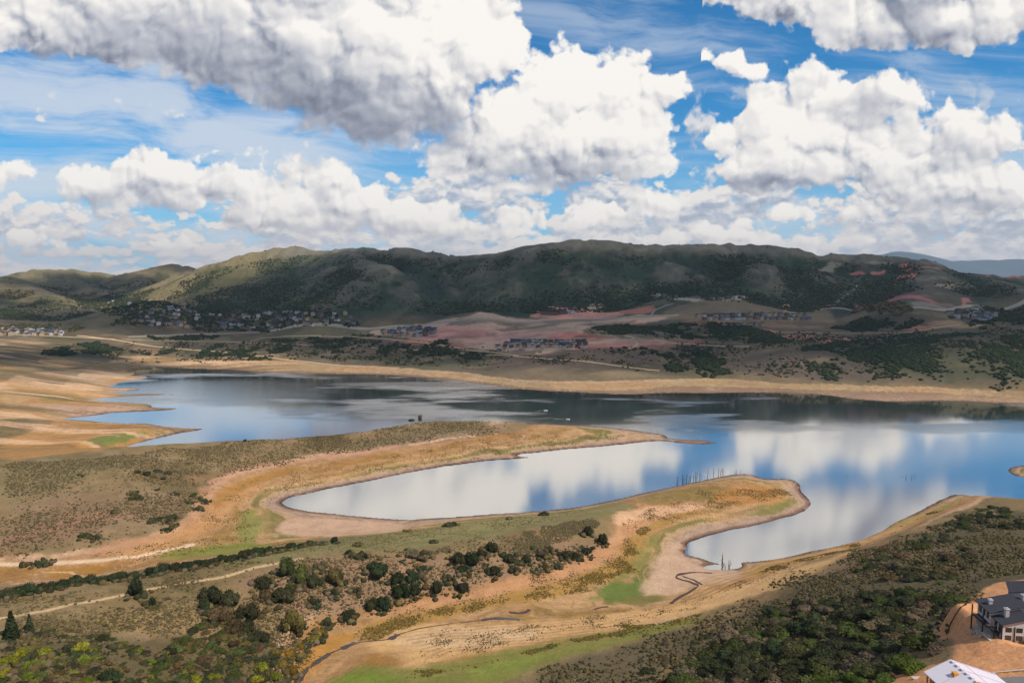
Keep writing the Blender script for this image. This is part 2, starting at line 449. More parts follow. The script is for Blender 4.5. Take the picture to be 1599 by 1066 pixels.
# ------------------------------------------------------------------ heights known at picture points (px, py, z)
HP = [
 # land left of the lake
 (0, 700, 12), (60, 690, 8), (100, 680, 7), (0, 660, 13), (80, 640, 6), (0, 620, 15), (100, 600, 9), (150, 590, 6), (0, 580, 24), (100, 570, 14), (0, 550, 34),
 (160, 552, 18), (200, 560, 9), (-150, 600, 22), (-150, 700, 20), (-150, 550, 40), (40, 655, 10), (60, 620, 10), (50, 575, 19),
 # plain beyond the lake
 (0, 525, 46), (150, 520, 46), (250, 562, 6), (300, 555, 12), (300, 540, 24), (300, 515, 46), (450, 565, 8), (450, 545, 22), (450, 515, 46), (600, 570, 8), (600, 545, 24), (600, 515, 50),
 (750, 580, 8), (750, 550, 24), (750, 520, 48), (900, 592, 8), (900, 565, 24), (900, 535, 45), (900, 505, 70), (900, 490, 82),
 (1000, 590, 8), (1000, 548, 38), (1100, 588, 8), (1100, 560, 26), (1150, 575, 18), (1100, 530, 50), (1100, 490, 84), (1100, 475, 96), (1000, 470, 96),
 (1300, 598, 8), (1300, 560, 36), (1230, 550, 42), (1300, 530, 55), (1300, 500, 78), (1300, 478, 97), (1450, 602, 8), (1450, 560, 42), (1400, 540, 52), (1450, 520, 66), (1450, 490, 92),
 (1550, 606, 9), (1550, 560, 46), (1550, 520, 74), (1550, 490, 95), (1550, 470, 108), (1800, 610, 9), (1800, 560, 50), (1800, 500, 95), (150, 505, 60), (300, 495, 64), (500, 500, 62), (600, 500, 62), (750, 497, 70),
 (-150, 525, 50), (-150, 505, 70), (0, 505, 64), (1800, 470, 110),
 # middle peninsula and the hill at its root
 (0, 722, 26), (-150, 740, 30), (100, 714, 23), (160, 711.5, 21), (250, 701, 19), (330, 690, 17), (380, 688, 16), (450, 680, 14), (550, 666, 12), (600, 660, 11.5), (650, 652, 11), (720, 650, 10), (800, 653, 8), (850, 659, 5), (950, 672, 2.5),
 (0, 780, 18), (0, 830, 13), (-150, 800, 20), (0, 865, 10), (100, 790, 17), (100, 840, 12), (200, 780, 15), (200, 830, 11), (300, 770, 12), (280, 730, 15), (350, 720, 13), (450, 700, 12), (550, 690, 10.5), (620, 680, 10), (700, 670, 9.5), (780, 668, 8),
 (330, 757, 8.6), (322, 785, 8.4), (300, 806, 8.4), (250, 830, 8.6), (200, 848, 8.8), (100, 862, 9.2), (375, 737, 8.6), (450, 722, 8.4), (560, 710, 8.0), (600, 702, 8.0), (680, 692, 7.2), (750, 683, 6.8), (840, 668, 5),
 (0, 882, 7), (-150, 890, 9), (100, 880, 6.5), (200, 875, 6), (300, 855, 4.5), (380, 830, 3.4), (400, 790, 3.2), (430, 810, 1.8), (500, 825, 2), (600, 825, 1.2), (650, 822, 1.6), (400, 765, 3.4), (350, 790, 5.5), (500, 745, 4), (600, 722, 4), (750, 700, 3), (900, 685, 2.6),
 # near ridge: crest, meadow, face towards the creek
 (700, 822, 5), (700, 850, 16), (700, 868, 15), (700, 905, 8), (700, 935, 4.2), (600, 840, 12), (600, 852, 18), (600, 872, 17), (600, 920, 9), (600, 955, 4.6), (500, 845, 9), (500, 858, 19), (500, 900, 17), (500, 940, 11), (520, 975, 5),
 (400, 864, 19), (400, 905, 19), (400, 930, 17), (400, 975, 13), (300, 886, 21), (300, 930, 21), (200, 905, 23), (200, 950, 24), (100, 920, 26), (100, 960, 27), (0, 928, 28), (0, 980, 33), (-150, 940, 34), (-150, 1000, 40),
 (0, 1066, 42), (100, 1020, 35), (200, 1010, 28), (300, 1000, 20), (300, 1066, 24), (400, 1020, 12), (400, 1066, 13), (450, 1000, 8), (460, 1050, 6.5),
 (100, 899, 6.5), (0, 908, 7), (200, 884, 5.5), (300, 868, 4.2), (400, 852, 3.4), (480, 838, 2.4),
 (750, 845, 15), (760, 866, 14), (760, 900, 8), (760, 925, 4.4), (800, 815, 6), (850, 835, 14), (850, 862, 10), (850, 900, 4.4), (860, 806, 5), (930, 812, 13), (935, 848, 8.4), (920, 882, 4.2), (930, 793, 5),
 (960, 800, 9.5), (975, 815, 7.2), (1000, 783, 6.5), (1000, 800, 6.4), (1000, 830, 4.0), (1050, 768, 6), (1100, 765, 6), (1150, 765, 5.5), (1200, 768, 4.6), (1100, 785, 5.5), (1150, 800, 3.0), (1220, 785, 2.8), (1050, 820, 3.0), (1030, 850, 1.8), (1000, 870, 3), (990, 910, 2.6), (1080, 900, 1.2), (1060, 930, 1.8), (1000, 945, 2.8), (900, 950, 3.2),
 (900, 920, 3.0), (800, 965, 4), (700, 990, 4.6), (600, 1005, 5), (540, 1010, 4.6), (500, 1040, 4.8), (470, 1066, 5.2), (550, 1066, 8), (620, 1040, 7.5), (700, 1060, 10), (800, 1030, 8.6), (700, 1030, 7.2), (550, 1035, 6.6),
 # right hillside with the houses
 (850, 1010, 7.6), (900, 992, 7.6), (1000, 968, 7.4), (1100, 942, 7.8), (1200, 900, 8), (1300, 862, 8.2), (1400, 827, 8), (1450, 812, 8), (1500, 792, 7.4), (1200, 880, 4), (1300, 856.5, 1.6), (1400, 818, 2.0), (1100, 920, 4),
 (1000, 955, 5), (1520, 784, 8), (1552, 790, 13), (1575, 795, 17), (1599, 802, 21), (1750, 850, 34), (1599, 850, 40), (1750, 900, 60), (1599, 900, 60), (1500, 950, 65), (1400, 1000, 57), (1400, 950, 48), (1400, 900, 38), (1400, 850, 20), (1300, 900, 22),
 (1300, 950, 34), (1300, 1000, 43), (1300, 1066, 51), (1200, 950, 20), (1200, 1000, 30), (1200, 1066, 40), (1100, 980, 16), (1100, 1066, 28), (1000, 1000, 12), (1000, 1066, 20), (900, 1030, 12), (900, 1066, 15.5),
 (1500, 850, 30), (1500, 900, 46), (1450, 840, 20), (1450, 1020, 66), (1540, 960, 72), (1599, 960, 77), (1560, 990, 76), (1599, 1010, 78), (1500, 1020, 73), (1450, 1066, 73), (1599, 1066, 80), (1750, 960, 86), (1750, 1066, 88),
 # below the frame
 (-300, 1200, 66), (0, 1200, 56), (300, 1200, 44), (600, 1200, 28), (900, 1200, 32), (1200, 1200, 56), (1500, 1200, 84), (1750, 1250, 98), (800, 1500, 62), (300, 1500, 72), (1400, 1500, 95),
]
HW = [(0, 40, 104), (0, 0, 108), (60, 30, 112), (-80, 30, 100), (0, -80, 112), (200, 0, 112), (-300, 0, 90), (0, -400, 120), (600, 0, 110), (-700, 0, 70), (700, 300, 80), (-900, 500, 60),
      (0, -1500, 130), (2500, 0, 130), (-2500, 0, 110), (0, 2600, 100), (900, 2600, 110), (-1000, 2800, 110), (2500, 2500, 120), (-2500, 2500, 120), (0, 6000, 120), (3000, 6000, 120), (-3000, 6000, 120), (0, 14000, 110), (9000, 12000, 110)]

def to_uw(x, y):
    r = np.maximum(np.hypot(x, y), 25.0)
    return np.arctan2(x, y), np.log(r)

_px = np.array([p[0] for p in HP], float)
_py = np.array([p[1] for p in HP], float)
_pz = np.array([p[2] for p in HP], float)
_X, _Y = unproj_z(_px, _py, _pz)
_X = np.concatenate([_X, [h[0] for h in HW]])
_Y = np.concatenate([_Y, [h[1] for h in HW]])
_Z = np.concatenate([_pz, [h[2] for h in HW]])
_U, _V = to_uw(_X, _Y)
_KC = 0.015
def _kern(du, dv):
    return np.sqrt(du * du + dv * dv + _KC * _KC)
_A = _kern(_U[:, None] - _U[None], _V[:, None] - _V[None])
_n = len(_Z)
_M = np.zeros((_n + 1, _n + 1))
_M[:_n, :_n] = _A - np.eye(_n) * 0.003
_M[:_n, _n] = 1
_M[_n, :_n] = 1
_C = np.linalg.solve(_M, np.concatenate([_Z, [0]]))

def rbf(x, y):
    u, v = to_uw(x, y)
    u = u.ravel().astype(np.float32)
    v = v.ravel().astype(np.float32)
    out = np.full(u.shape, _C[_n], np.float32)
    for i in range(_n):
        out += np.float32(_C[i]) * np.sqrt((u - np.float32(_U[i])) ** 2 + (v - np.float32(_V[i])) ** 2 + np.float32(_KC * _KC))
    return out.reshape(x.shape)

# ------------------------------------------------------------------ hills: crests and spurs (px, py, distance)
RIDGES = [
 (1.25, 60, [(465, 386, 2150), (500, 393, 2100), (545, 388, 2050), (575, 388, 2000), (590, 391, 1985), (610, 388, 1975), (640, 389, 1950), (680, 394, 1920), (710, 399, 1900), (740, 398, 1890), (770, 396, 1880), (810, 388, 1880), (850, 379, 1880), (895, 374.5, 1880),
   (930, 377, 1880), (960, 378, 1880), (1000, 382, 1880), (1040, 384, 1880), (1100, 383, 1880), (1140, 381, 1870), (1172, 379, 1850), (1210, 384, 1835), (1250, 391, 1820), (1300, 397, 1800), (1350, 400, 1780), (1400, 403, 1750), (1440, 408, 1720), (1480, 418, 1710), (1510, 424, 1700), (1560, 428, 1690),
   (1599, 430, 1680), (1700, 436, 1680), (2000, 440, 1700)]),
 (0.85, 60, [(465, 386, 2150), (430, 389, 2150), (400, 395, 2150), (380, 400, 2150), (330, 412, 2150), (300, 426, 2150), (240, 448, 2100), (200, 465, 2000), (170, 478, 1900)]),
 (0.55, 40, [(545, 388, 2050), (560, 402, 1900), (600, 416, 1800), (640, 440, 1720), (665, 468, 1650), (690, 492, 1600)]),
 (0.55, 40, [(600, 416, 1800), (560, 440, 1720), (530, 470, 1660)]),
 (0.55, 40, [(710, 399, 1900), (760, 410, 1820), (800, 428, 1750), (850, 452, 1680), (890, 478, 1600)]),
 (0.6, 30, [(800, 428, 1750), (780, 455, 1680), (760, 480, 1620)]),
 (0.55, 40, [(850, 379, 1880), (900, 402, 1820), (960, 430, 1740), (1010, 455, 1660), (1045, 476, 1570)]),
 (0.6, 30, [(900, 402, 1820), (900, 430, 1740), (925, 460, 1660)]),
 (0.55, 40, [(1000, 382, 1880), (1040, 408, 1800), (1085, 430, 1720), (1125, 452, 1640)]),
 (0.55, 40, [(1172, 379, 1850), (1185, 408, 1770), (1205, 436, 1690), (1230, 462, 1610)]),
 (0.55, 40, [(1250, 391, 1820), (1270, 420, 1730), (1275, 450, 1640)]),
 (0.5, 40, [(1350, 400, 1780), (1335, 428, 1690), (1320, 452, 1600), (1300, 474, 1530)]),
 (0.45, 50, [(1440, 408, 1720), (1455, 428, 1600), (1450, 452, 1470), (1410, 470, 1400)]),
 (0.45, 50, [(1510, 424, 1700), (1560, 440, 1560), (1599, 452, 1480), (1700, 470, 1400)]),
 (0.5, 50, [(300, 426, 2150), (350, 445, 1950), (400, 468, 1790), (430, 488, 1690)]),
 (0.5, 50, [(380, 400, 2150), (430, 425, 2000), (480, 452, 1820), (505, 482, 1690)]),
 (0.5, 50, [(500, 393, 2100), (500, 418, 1960), (530, 448, 1810), (570, 480, 1680)]),
 (0.62, 60, [(-500, 420, 2750), (0, 414, 2700), (60, 416, 2700), (120, 421, 2700), (170, 421, 2700), (210, 416, 2700), (235, 409.5, 2700), (252, 407.5, 2700), (275, 411, 2680), (300, 419, 2650), (345, 432, 2500)]),
 (0.36, 50, [(60, 416, 2700), (110, 436, 2450), (170, 455, 2250), (200, 470, 2100)]),
 (0.36, 50, [(210, 416, 2700), (225, 440, 2450), (215, 458, 2250)]),
 (0.5, 60, [(-500, 425, 2300), (-100, 425, 2250), (0, 432, 2150), (60, 452, 2000), (110, 478, 1800), (155, 498, 1650)]),
 (0.36, 50, [(0, 432, 2150), (10, 465, 1900), (40, 490, 1720)]),
 (0.30, 30, [(235, 470, 1700), (200, 478, 1660), (160, 492, 1620)]),
 (0.32, 250, [(1000, 414, 12000), (1250, 410, 12000), (1325, 402, 12000), (1345, 396, 12000), (1380, 397.5, 12000), (1407, 391.5, 12000), (1430, 398, 12000), (1462, 408, 12000), (1500, 406, 12400), (1599, 404, 12400), (1900, 404, 12400), (2400, 408, 12400)]),
 (0.30, 14, [(715, 492, 1540), (748, 487, 1545), (775, 493, 1540)]),
 (0.25, 16, [(1040, 468, 1560), (1090, 463, 1560), (1140, 465, 1560)]),
]

def hills(x, y, base):
    """soft union of tents hung from the crest lines"""
    out = base.astype(np.float32).copy()
    for k, rnd, pts in RIDGES:
        W3 = np.array([[float(c) for c in unproj_d(*p)] for p in pts], np.float32)
        lo = W3[:, 1].min() - 900 if W3[:, 1].max() < 5000 else 8000
        sel = (y > lo) & (np.abs(x) < 60000)
        if not sel.any():
            continue
        xs, ys = x[sel], y[sel]
        best = np.full(xs.shape, -1e9, np.float32)
        for i in range(len(W3) - 1):
            a, b = W3[i], W3[i + 1]
            e = b - a
            t = np.clip(((xs - a[0]) * e[0] + (ys - a[1]) * e[1]) / (e[0] ** 2 + e[1] ** 2), 0, 1)
            d = np.hypot(xs - a[0] - t * e[0], ys - a[1] - t * e[1])
            best = np.maximum(best, a[2] + t * e[2] - k * d * d / (d + rnd))
        o = out[sel]
        s = 10.0 if W3[:, 1].max() < 5000 else 30.0
        hmx = np.maximum(o, best)
        out[sel] = hmx + np.where(np.abs(o - best) < s, (s - np.abs(o - best)) ** 2 / (4 * s), 0)
    return out

# ------------------------------------------------------------------ the ground sheet: a polar grid, dense in front of the lake
def axis_r():
    r = [6, 14, 24, 36, 48, 60, 72, 84, 96, 106]
    rr, lo, hi = [], 112.0, 2250.0
    v0, v1 = 1.0 / lo, 1.0 / hi
    n = 980
    rr = list(1.0 / (v0 + (v1 - v0) * (np.linspace(0, 1, n) ** 1.0) ** 0.86)) if False else None
    # spacing that follows the perspective but never exceeds 2.6 m .. 7 m
    out = [lo]
    while out[-1] < 2950:
        q = out[-1]
        step = min(max(q * q / (1066.0 * 110.0) * 0.95, 0.22), 4.2 if q < 2200 else 9.0)
        out.append(q + step)
    far = [3050, 3200, 3500, 4000, 4600, 5300, 6000, 6800, 7400] + [8400] + list(np.arange(9200, 17200, 150.0)) + [19000, 24000, 34000]
    return np.array(r + out + far)

def axis_a():
    f = np.radians(np.linspace(-43, 43, 1500))
    l = np.radians(np.linspace(-180, -43, 46))[:-1]
    q = np.radians(np.linspace(43, 180, 46))[1:-1]
    return np.concatenate([l, f, q])

AR, AA = axis_r(), axis_a()
NR, NA = len(AR), len(AA)
print('ground grid', NR, NA)
GX = (AR[:, None] * np.sin(AA)[None]).astype(np.float32)
GY = (AR[:, None] * np.cos(AA)[None]).astype(np.float32)

def coarse(fn, sr=2, sa=3):
    """evaluate on a thinned grid and spread it back bilinearly"""
    ir = np.unique(np.concatenate([np.arange(0, NR, sr), [NR - 1]]))
    ia = np.unique(np.concatenate([np.arange(0, NA, sa), [NA - 1]]))
    v = fn(GX[np.ix_(ir, ia)], GY[np.ix_(ir, ia)])
    t = np.empty((len(ir), NA), np.float32)
    for i in range(len(ir)):
        t[i] = np.interp(np.arange(NA), ia, v[i])
    k = np.searchsorted(ir, np.arange(NR), side='right') - 1
    k = np.clip(k, 0, len(ir) - 2)
    f = ((np.arange(NR) - ir[k]) / (ir[k + 1] - ir[k])).astype(np.float32)[:, None]
    return t[k] * (1 - f) + t[k + 1] * f

def sd_land(x, y):
    d, ins = seg_dist(x, y, SHORE_W)
    s = np.where(ins, -d, d)
    d2, ins2 = seg_dist(x, y, SPIT_W)
    return np.maximum(s, np.where(ins2, d2, -d2))

SD = coarse(sd_land)
# ragged waterline, a few decimetres to metres
SD = SD + fbm(GX, GY, 14.0, 4, 3) * np.clip(GY / 450.0, 0.6, 2.2) * 1.1
Z = coarse(rbf)
near = sstep(2500, 1500, GY)
Z += fbm(GX, GY, 60.0, 4, 11) * 1.1 * near * sstep(4, 14, Z) + fbm(GX, GY, 220.0, 3, 5) * 2.0 * sstep(900, 1300, GY)
Z = np.where(GY > 4000, np.minimum(Z, 110), Z)
Z = coarse(lambda x, y: hills(x, y, np.where(y > 4000, np.minimum(rbf(x, y), 110), rbf(x, y))), 2, 2) - np.where(GY > 4000, np.minimum(coarse(rbf), 110), coarse(rbf)) + Z
up = sstep(70, 150, Z) * sstep(1380, 1650, GY) * sstep(3200, 2600, GY)
def box_blur(A, kr, ka):
    c = np.cumsum(np.pad(A.astype(np.float64), ((kr + 1, kr), (0, 0)), mode='edge'), 0)
    A = (c[2 * kr + 1:] - c[:-(2 * kr + 1)]) / (2 * kr + 1)
    c = np.cumsum(np.pad(A, ((0, 0), (ka + 1, ka)), mode='edge'), 1)
    return ((c[:, 2 * ka + 1:] - c[:, :-(2 * ka + 1)]) / (2 * ka + 1)).astype(np.float32)
wx = GX + fbm(GX, GY, 130.0, 2, 21) * 60
wy = GY + fbm(GX, GY, 130.0, 2, 22) * 60
gul = 1 - np.abs(fbm(wx, wy * 0.45, 95.0, 4, 31, 0.55))       # gullies running down the slopes
Z += (gul - 0.80) * 20 * up
Z -= np.abs(fbm(GX, GY, 1400.0, 5, 41)) * 45 * sstep(9000, 10000, GY) * sstep(100, 500, Z)
w_b = np.clip(10 + 0.03 * GY, 14, 42)
beach = 0.05 * SD + 0.12
t = sstep(0, 1, SD / w_b)
Zl = beach * (1 - t) + np.maximum(Z, np.minimum(beach, 0.9)) * t
# low drawdown terraces
terr = sstep(9.5, 6.0, Zl) * sstep(0.3, 1.2, Zl)
Zl += (np.abs((Zl * 1.15 + fbm(GX, GY, 30, 2, 8) * 0.4) % 1.0 - 0.5) - 0.25) * 0.5 * terr
Zl += fbm(GX, GY, 7.0, 4, 51) * 0.28 * sstep(1.0, 5.0, Zl)
Zl += fbm(GX, GY, 1.9, 3, 52) * 0.16 * sstep(5, 9, Zl) * sstep(600, 350, GY)
GZ = np.where(SD > 0, np.maximum(Zl, 0.06), np.maximum(SD * 0.07 - 0.05, -5)).astype(np.float32)

# ---- flat pads cut for the houses and the street on the right
def pad(cx, cy, hx, hy, rot, z, soft):
    global GZ
    c, s = math.cos(rot), math.sin(rot)
    u = (GX - cx) * c + (GY - cy) * s
    v = -(GX - cx) * s + (GY - cy) * c
    d = np.hypot(np.maximum(np.abs(u) - hx, 0), np.maximum(np.abs(v) - hy, 0))
    w = sstep(soft, 0, d)
    GZ = (GZ * (1 - w) + z * w).astype(np.float32)

def at_height(px, py, z):
    x, y = unproj_z(px, py, z)
    return float(x), float(y)

PAD_Z = 75.0
_pa = at_height(1564, 1001, PAD_Z)
pad(_pa[0] + 15.0, _pa[1] + 9, 12, 12, 0.05, PAD_Z, 6.0)

def Hq(x, y):
    """height of the ground sheet"""
    x = np.atleast_1d(np.asarray(x, float))
    y = np.atleast_1d(np.asarray(y, float))
    r = np.hypot(x, y)
    a = np.arctan2(x, y)
    fr = np.interp(r, AR, np.arange(NR))
    fa = np.interp(a, AA, np.arange(NA))
    i = np.clip(fr.astype(int), 0, NR - 2)
    j = np.clip(fa.astype(int), 0, NA - 2)
    u, v = fr - i, fa - j
    return (GZ[i, j] * (1 - u) * (1 - v) + GZ[i + 1, j] * u * (1 - v) + GZ[i, j + 1] * (1 - u) * v + GZ[i + 1, j + 1] * u * v)

def ground_at(px, py):
    """first ground point met by the line of sight of a photograph pixel (vectorised)"""
    px = np.atleast_1d(np.asarray(px, float))
    py = np.atleast_1d(np.asarray(py, float))
    a, b = ray(px, py)
    hit = np.full(px.shape, np.nan)
    prev = np.full(px.shape, 100.0)
    D = 100.0
    while D < 3300:
        z = CAM_H + b * D
        g = np.maximum(Hq(a * D, np.full(px.shape, D)), 0.0)
        new = np.isnan(hit) & (z <= g)
        if new.any():
            lo, hi = prev[new].copy(), np.full(new.sum(), D)
            an, bn = a[new], b[new]
            for _ in range(12):
                m = (lo + hi) / 2
                under = CAM_H + bn * m <= np.maximum(Hq(an * m, m), 0.0)
                hi = np.where(under, m, hi)
                lo = np.where(under, lo, m)
            hit[new] = hi
        prev = np.where(np.isnan(hit), D, prev)
        D += max(0.6, D * D / 117000.0 * 1.2)
        if not np.isnan(hit).any():
            break
    D = np.where(np.isnan(hit), 2000.0, hit)
    return a * D, D, np.maximum(Hq(a * D, D), 0.0)

# ------------------------------------------------------------------ ground colours: what the land itself is made of, with haze blue on the far mountains
def lin(r, g, b):
    return np.array(srgb(r, g, b), np.float32)

COLR = np.empty((NR, NA, 3), np.float32)
def lay(c, m):
    """lay colour c over the ground where m (0..1)"""
    global COLR
    c = np.asarray(c, np.float32)
    COLR = COLR * (1 - m[..., None]) + c * m[..., None]

def zone(P, c, soft=4.0, amt=1.0, wob=0.5, wob_s=None, z=None):
    """a patch traced in the photograph, laid on the ground there; its edge wobbles"""
    q = np.array(P, float)
    x, y, _ = ground_at(q[:, 0], q[:, 1])
    zone_w(np.stack([x, y], 1), c, soft, amt, wob, wob_s)

def zone_mask_w(W2, soft=4.0, wob=0.5, wob_s=None):
    Dm = float(np.median(W2[:, 1]))
    pad_ = soft * 3 + 10 + 0.02 * Dm
    x0, x1 = W2[:, 0].min() - pad_, W2[:, 0].max() + pad_
    y0, y1 = W2[:, 1].min() - pad_, W2[:, 1].max() + pad_
    m = np.zeros((NR, NA), np.float32)
    sel = (GX > x0) & (GX < x1) & (GY > y0) & (GY < y1)
    xs, ys = GX[sel], GY[sel]
    if len(xs) == 0:
        return m
    d, ins = seg_dist(xs, ys, smooth_poly(W2, 1))
    d = np.where(ins, d, -d)
    ws = wob_s or max(5.0, Dm * 0.02)
    d = d + fbm(xs, ys, ws, 4, 61, 0.6) * ws * wob
    m[sel] = sstep(-soft, soft, d)
    return m

def zone_w(W2, c, soft=4.0, amt=1.0, wob=0.5, wob_s=None):
    lay(c, zone_mask_w(W2, soft, wob, wob_s) * amt)

def strip(P, c, width, soft=0.6, amt=1.0, wob=0.0, wob_s=8.0):
    """a worn line on the ground (track, rill, scarp foot)"""
    q = np.array(P, float)
    x, y, _ = ground_at(q[:, 0], q[:, 1])
    W2 = np.stack([x, y], 1)
    pad_ = width * 2 + 12
    sel = (GX > x.min() - pad_) & (GX < x.max() + pad_) & (GY > y.min() - pad_) & (GY < y.max() + pad_)
    xs, ys = GX[sel], GY[sel]
    d, _i = seg_dist(xs, ys, W2, closed=False)
    d = d + fbm(xs, ys, wob_s, 3, 63) * wob
    m = np.zeros((NR, NA), np.float32)
    m[sel] = sstep(width / 2 + soft, width / 2 - soft * 0.5, d) * amt
    lay(c, m)

def n01(s, o=4, seed=0, r=0.5):
    return fbm(GX, GY, s, o, seed, r) * 0.5 + 0.5

# upland: dry grass and sage
nA, nB, nC = n01(70, 4, 101), n01(18, 4, 102), n01(5, 3, 103)
COLR[:] = lin(132, 110, 76)
lay(lin(112, 94, 62), sstep(0.45, 0.65, nA) * 0.8)
lay(lin(146, 124, 92), sstep(0.55, 0.75, nB) * 0.7)
lay(lin(92, 84, 56), sstep(0.55, 0.8, nC) * 0.6)
lay(lin(150, 112, 84), sstep(0.62, 0.8, n01(45, 3, 104)) * 0.5)
# far plain: greyer sage
farp = sstep(900, 1150, GY)
lay(lin(104, 92, 76), farp * 0.9)
lay(lin(86, 84, 62), farp * sstep(0.5, 0.7, n01(130, 4, 105)) * 0.8)
lay(lin(126, 104, 82), farp * sstep(0.55, 0.75, n01(60, 4, 106)) * 0.6)
# hills: scrub oak and sage on brown soil
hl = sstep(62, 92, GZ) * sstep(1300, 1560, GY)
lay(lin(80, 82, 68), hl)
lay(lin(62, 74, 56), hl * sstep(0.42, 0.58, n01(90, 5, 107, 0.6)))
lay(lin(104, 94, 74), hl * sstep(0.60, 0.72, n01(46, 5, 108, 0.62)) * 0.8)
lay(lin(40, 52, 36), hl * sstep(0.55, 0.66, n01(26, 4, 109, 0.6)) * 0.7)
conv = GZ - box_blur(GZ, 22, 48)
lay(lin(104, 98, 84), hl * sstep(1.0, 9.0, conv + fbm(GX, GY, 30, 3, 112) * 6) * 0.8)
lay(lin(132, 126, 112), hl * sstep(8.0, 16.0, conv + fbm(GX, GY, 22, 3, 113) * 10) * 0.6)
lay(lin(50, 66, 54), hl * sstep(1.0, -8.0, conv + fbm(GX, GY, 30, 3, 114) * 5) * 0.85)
lft = sstep(-550, -750, GX + (2400 - GY) * 0.25) * hl
lay(lin(132, 116, 80), lft * 0.8)
lay(lin(84, 84, 56), lft * sstep(0.5, 0.62, n01(80, 4, 110, 0.6)) * 0.8)
lay(lin(150, 128, 100), lft * sstep(0.6, 0.7, n01(50, 4, 111, 0.6)) * 0.6)
far_haze = sstep(5000, 7000, GY)
lay(lin(78, 92, 100), far_haze)  # distant mountains: grey rock with the blue of haze mixed into its colour

# drawdown zone: bands that follow the old water levels
fb_ = sstep(880, 980, GY) * sstep(-500, -250, GX)
hb = GZ + fb_ * 2.2 * sstep(1.0, 4.0, GZ) + fbm(GX, GY, 26, 4, 121, 0.6) * 0.9 + fbm(GX, GY, 120, 2, 122) * 0.9
dd = sstep(9.3, 8.7, hb) * (SD > 0) * (GY < 1350)
fbch = sstep(850, 1000, GY)
lay(lin(184, 146, 114), dd * sstep(9.4, 8.9, hb))
lay(lin(168, 126, 86), dd * sstep(8.2, 7.6, hb))
lay(lin(156, 112, 56), dd * sstep(7.0, 6.5, hb) * (0.35 + 0.65 * sstep(0.4, 0.6, nB)))
lay(lin(174, 132, 88), dd * sstep(5.6, 5.0, hb) * 0.9)
lay(lin(148, 114, 58), dd * sstep(4.6, 4.2, hb) * sstep(0.35, 0.6, n01(34, 3, 123)))
lay(lin(186, 144, 100), dd * sstep(3.9, 3.4, hb) * 0.85)
lay(lin(118, 110, 56), dd * sstep(2.9, 2.5, hb) * sstep(0.3, 0.55, n01(60, 3, 124)))
lay(lin(178, 144, 110), dd * sstep(1.9, 1.6, hb))
lay(lin(168, 138, 118), dd * sstep(1.15, 0.8, hb))
sdn = SD + fbm(GX, GY, 10, 3, 125) * 1.5
edge_w = np.clip(GY / 300.0, 1.0, 4.0)
lay(lin(116, 88, 76), dd * sstep(3.2, 1.8, sdn / edge_w) * 0.8)
lay(lin(74, 56, 50), (GY < 1400) * sstep(1.25, 0.6, sdn / edge_w))
lay(lin(150, 130, 84), dd * fbch * sstep(0.42, 0.62, n01(90, 4, 131)) * 0.75 * sstep(1.0, 2.5, hb))
lay(lin(176, 150, 118), dd * fbch * sstep(0.5, 0.7, n01(50, 4, 132)) * 0.6)
lay(lin(132, 112, 84), dd * fbch * sstep(0.5, 0.7, n01(140, 3, 133)) * 0.6)
lay(lin(172, 142, 110), dd * fbch * 0.45)
lay(lin(120, 92, 76), dd * fbch * sstep(2.6, 0.9, hb + fbm(GX, GY, 70, 3, 138) * 1.4) * 0.7)
# strand lines left by the falling water
sl = (hb + fbm(GX, GY, 9, 3, 134) * 0.12) * 2.6
ln = np.abs(sl % 1.0 - 0.5) * 2
lay(lin(132, 98, 62), dd * sstep(0.74, 0.96, ln) * sstep(0.35, 0.6, n01(40, 3, 135)) * 0.55 * sstep(700, 450, GY))
lay(lin(206, 166, 124), dd * sstep(0.28, 0.06, ln) * sstep(0.4, 0.6, n01(33, 3, 136)) * 0.45)
lay(lin(140, 104, 58), dd * sstep(0.58, 0.72, n01(6, 3, 137)) * sstep(3.0, 4.5, hb) * 0.5 * sstep(700, 400, GY))
# thin rills and cracks in the drawdown
rl = 1 - np.abs(fbm(GX * 0.5, GY * 1.6, 9.0, 4, 126, 0.6)) * 6
lay(lin(120, 92, 62), dd * np.clip(rl, 0, 1) * 0.35)
zone([(0, 480), (0, 470), (1, 470)], lin(1, 1, 1), amt=0.0)

_g = COLR.mean(-1, keepdims=True) * np.array([1.12, 1.0, 0.84], np.float32)
COLR = COLR * (1 - 0.06 * dd[..., None]) + _g * 0.06 * dd[..., None]
# --- patches, far plain and hills
PINK, PINK2, TAN, GRN = lin(210, 150, 134), lin(190, 122, 106), lin(204, 170, 146), lin(74, 84, 52)
OLV = lin(118, 110, 82)
zone([(180, 530), (300, 518), (420, 516), (560, 514), (620, 512), (700, 503), (700, 512), (560, 524), (300, 534), (180, 540)], OLV, 8, 0.9)
zone([(560, 518), (640, 508), (720, 496), (800, 494), (880, 496), (1000, 492), (1060, 495), (1000, 505), (960, 510), (1080, 525), (1060, 545), (980, 540), (900, 552), (830, 556), (760, 545), (700, 538), (620, 525)], TAN, 6, 0.85)
zone([(660, 512), (750, 512), (760, 522), (700, 535), (650, 524)], PINK, 5, 0.9)
zone([(740, 520), (860, 505), (880, 520), (780, 535)], lin(190, 160, 140), 5, 0.7)
zone([(850, 524), (880, 517), (930, 522), (962, 528), (930, 533), (860, 530)], PINK2, 4, 0.95)
zone([(715, 500), (745, 488), (770, 487), (790, 497), (760, 505)], TAN, 5, 0.9)
zone([(820, 494), (845, 482), (905, 480), (960, 487), (975, 493), (900, 498)], PINK, 4, 0.9)
zone([(845, 486), (850, 479), (880, 480), (878, 487)], lin(196, 150, 138), 3, 0.9)
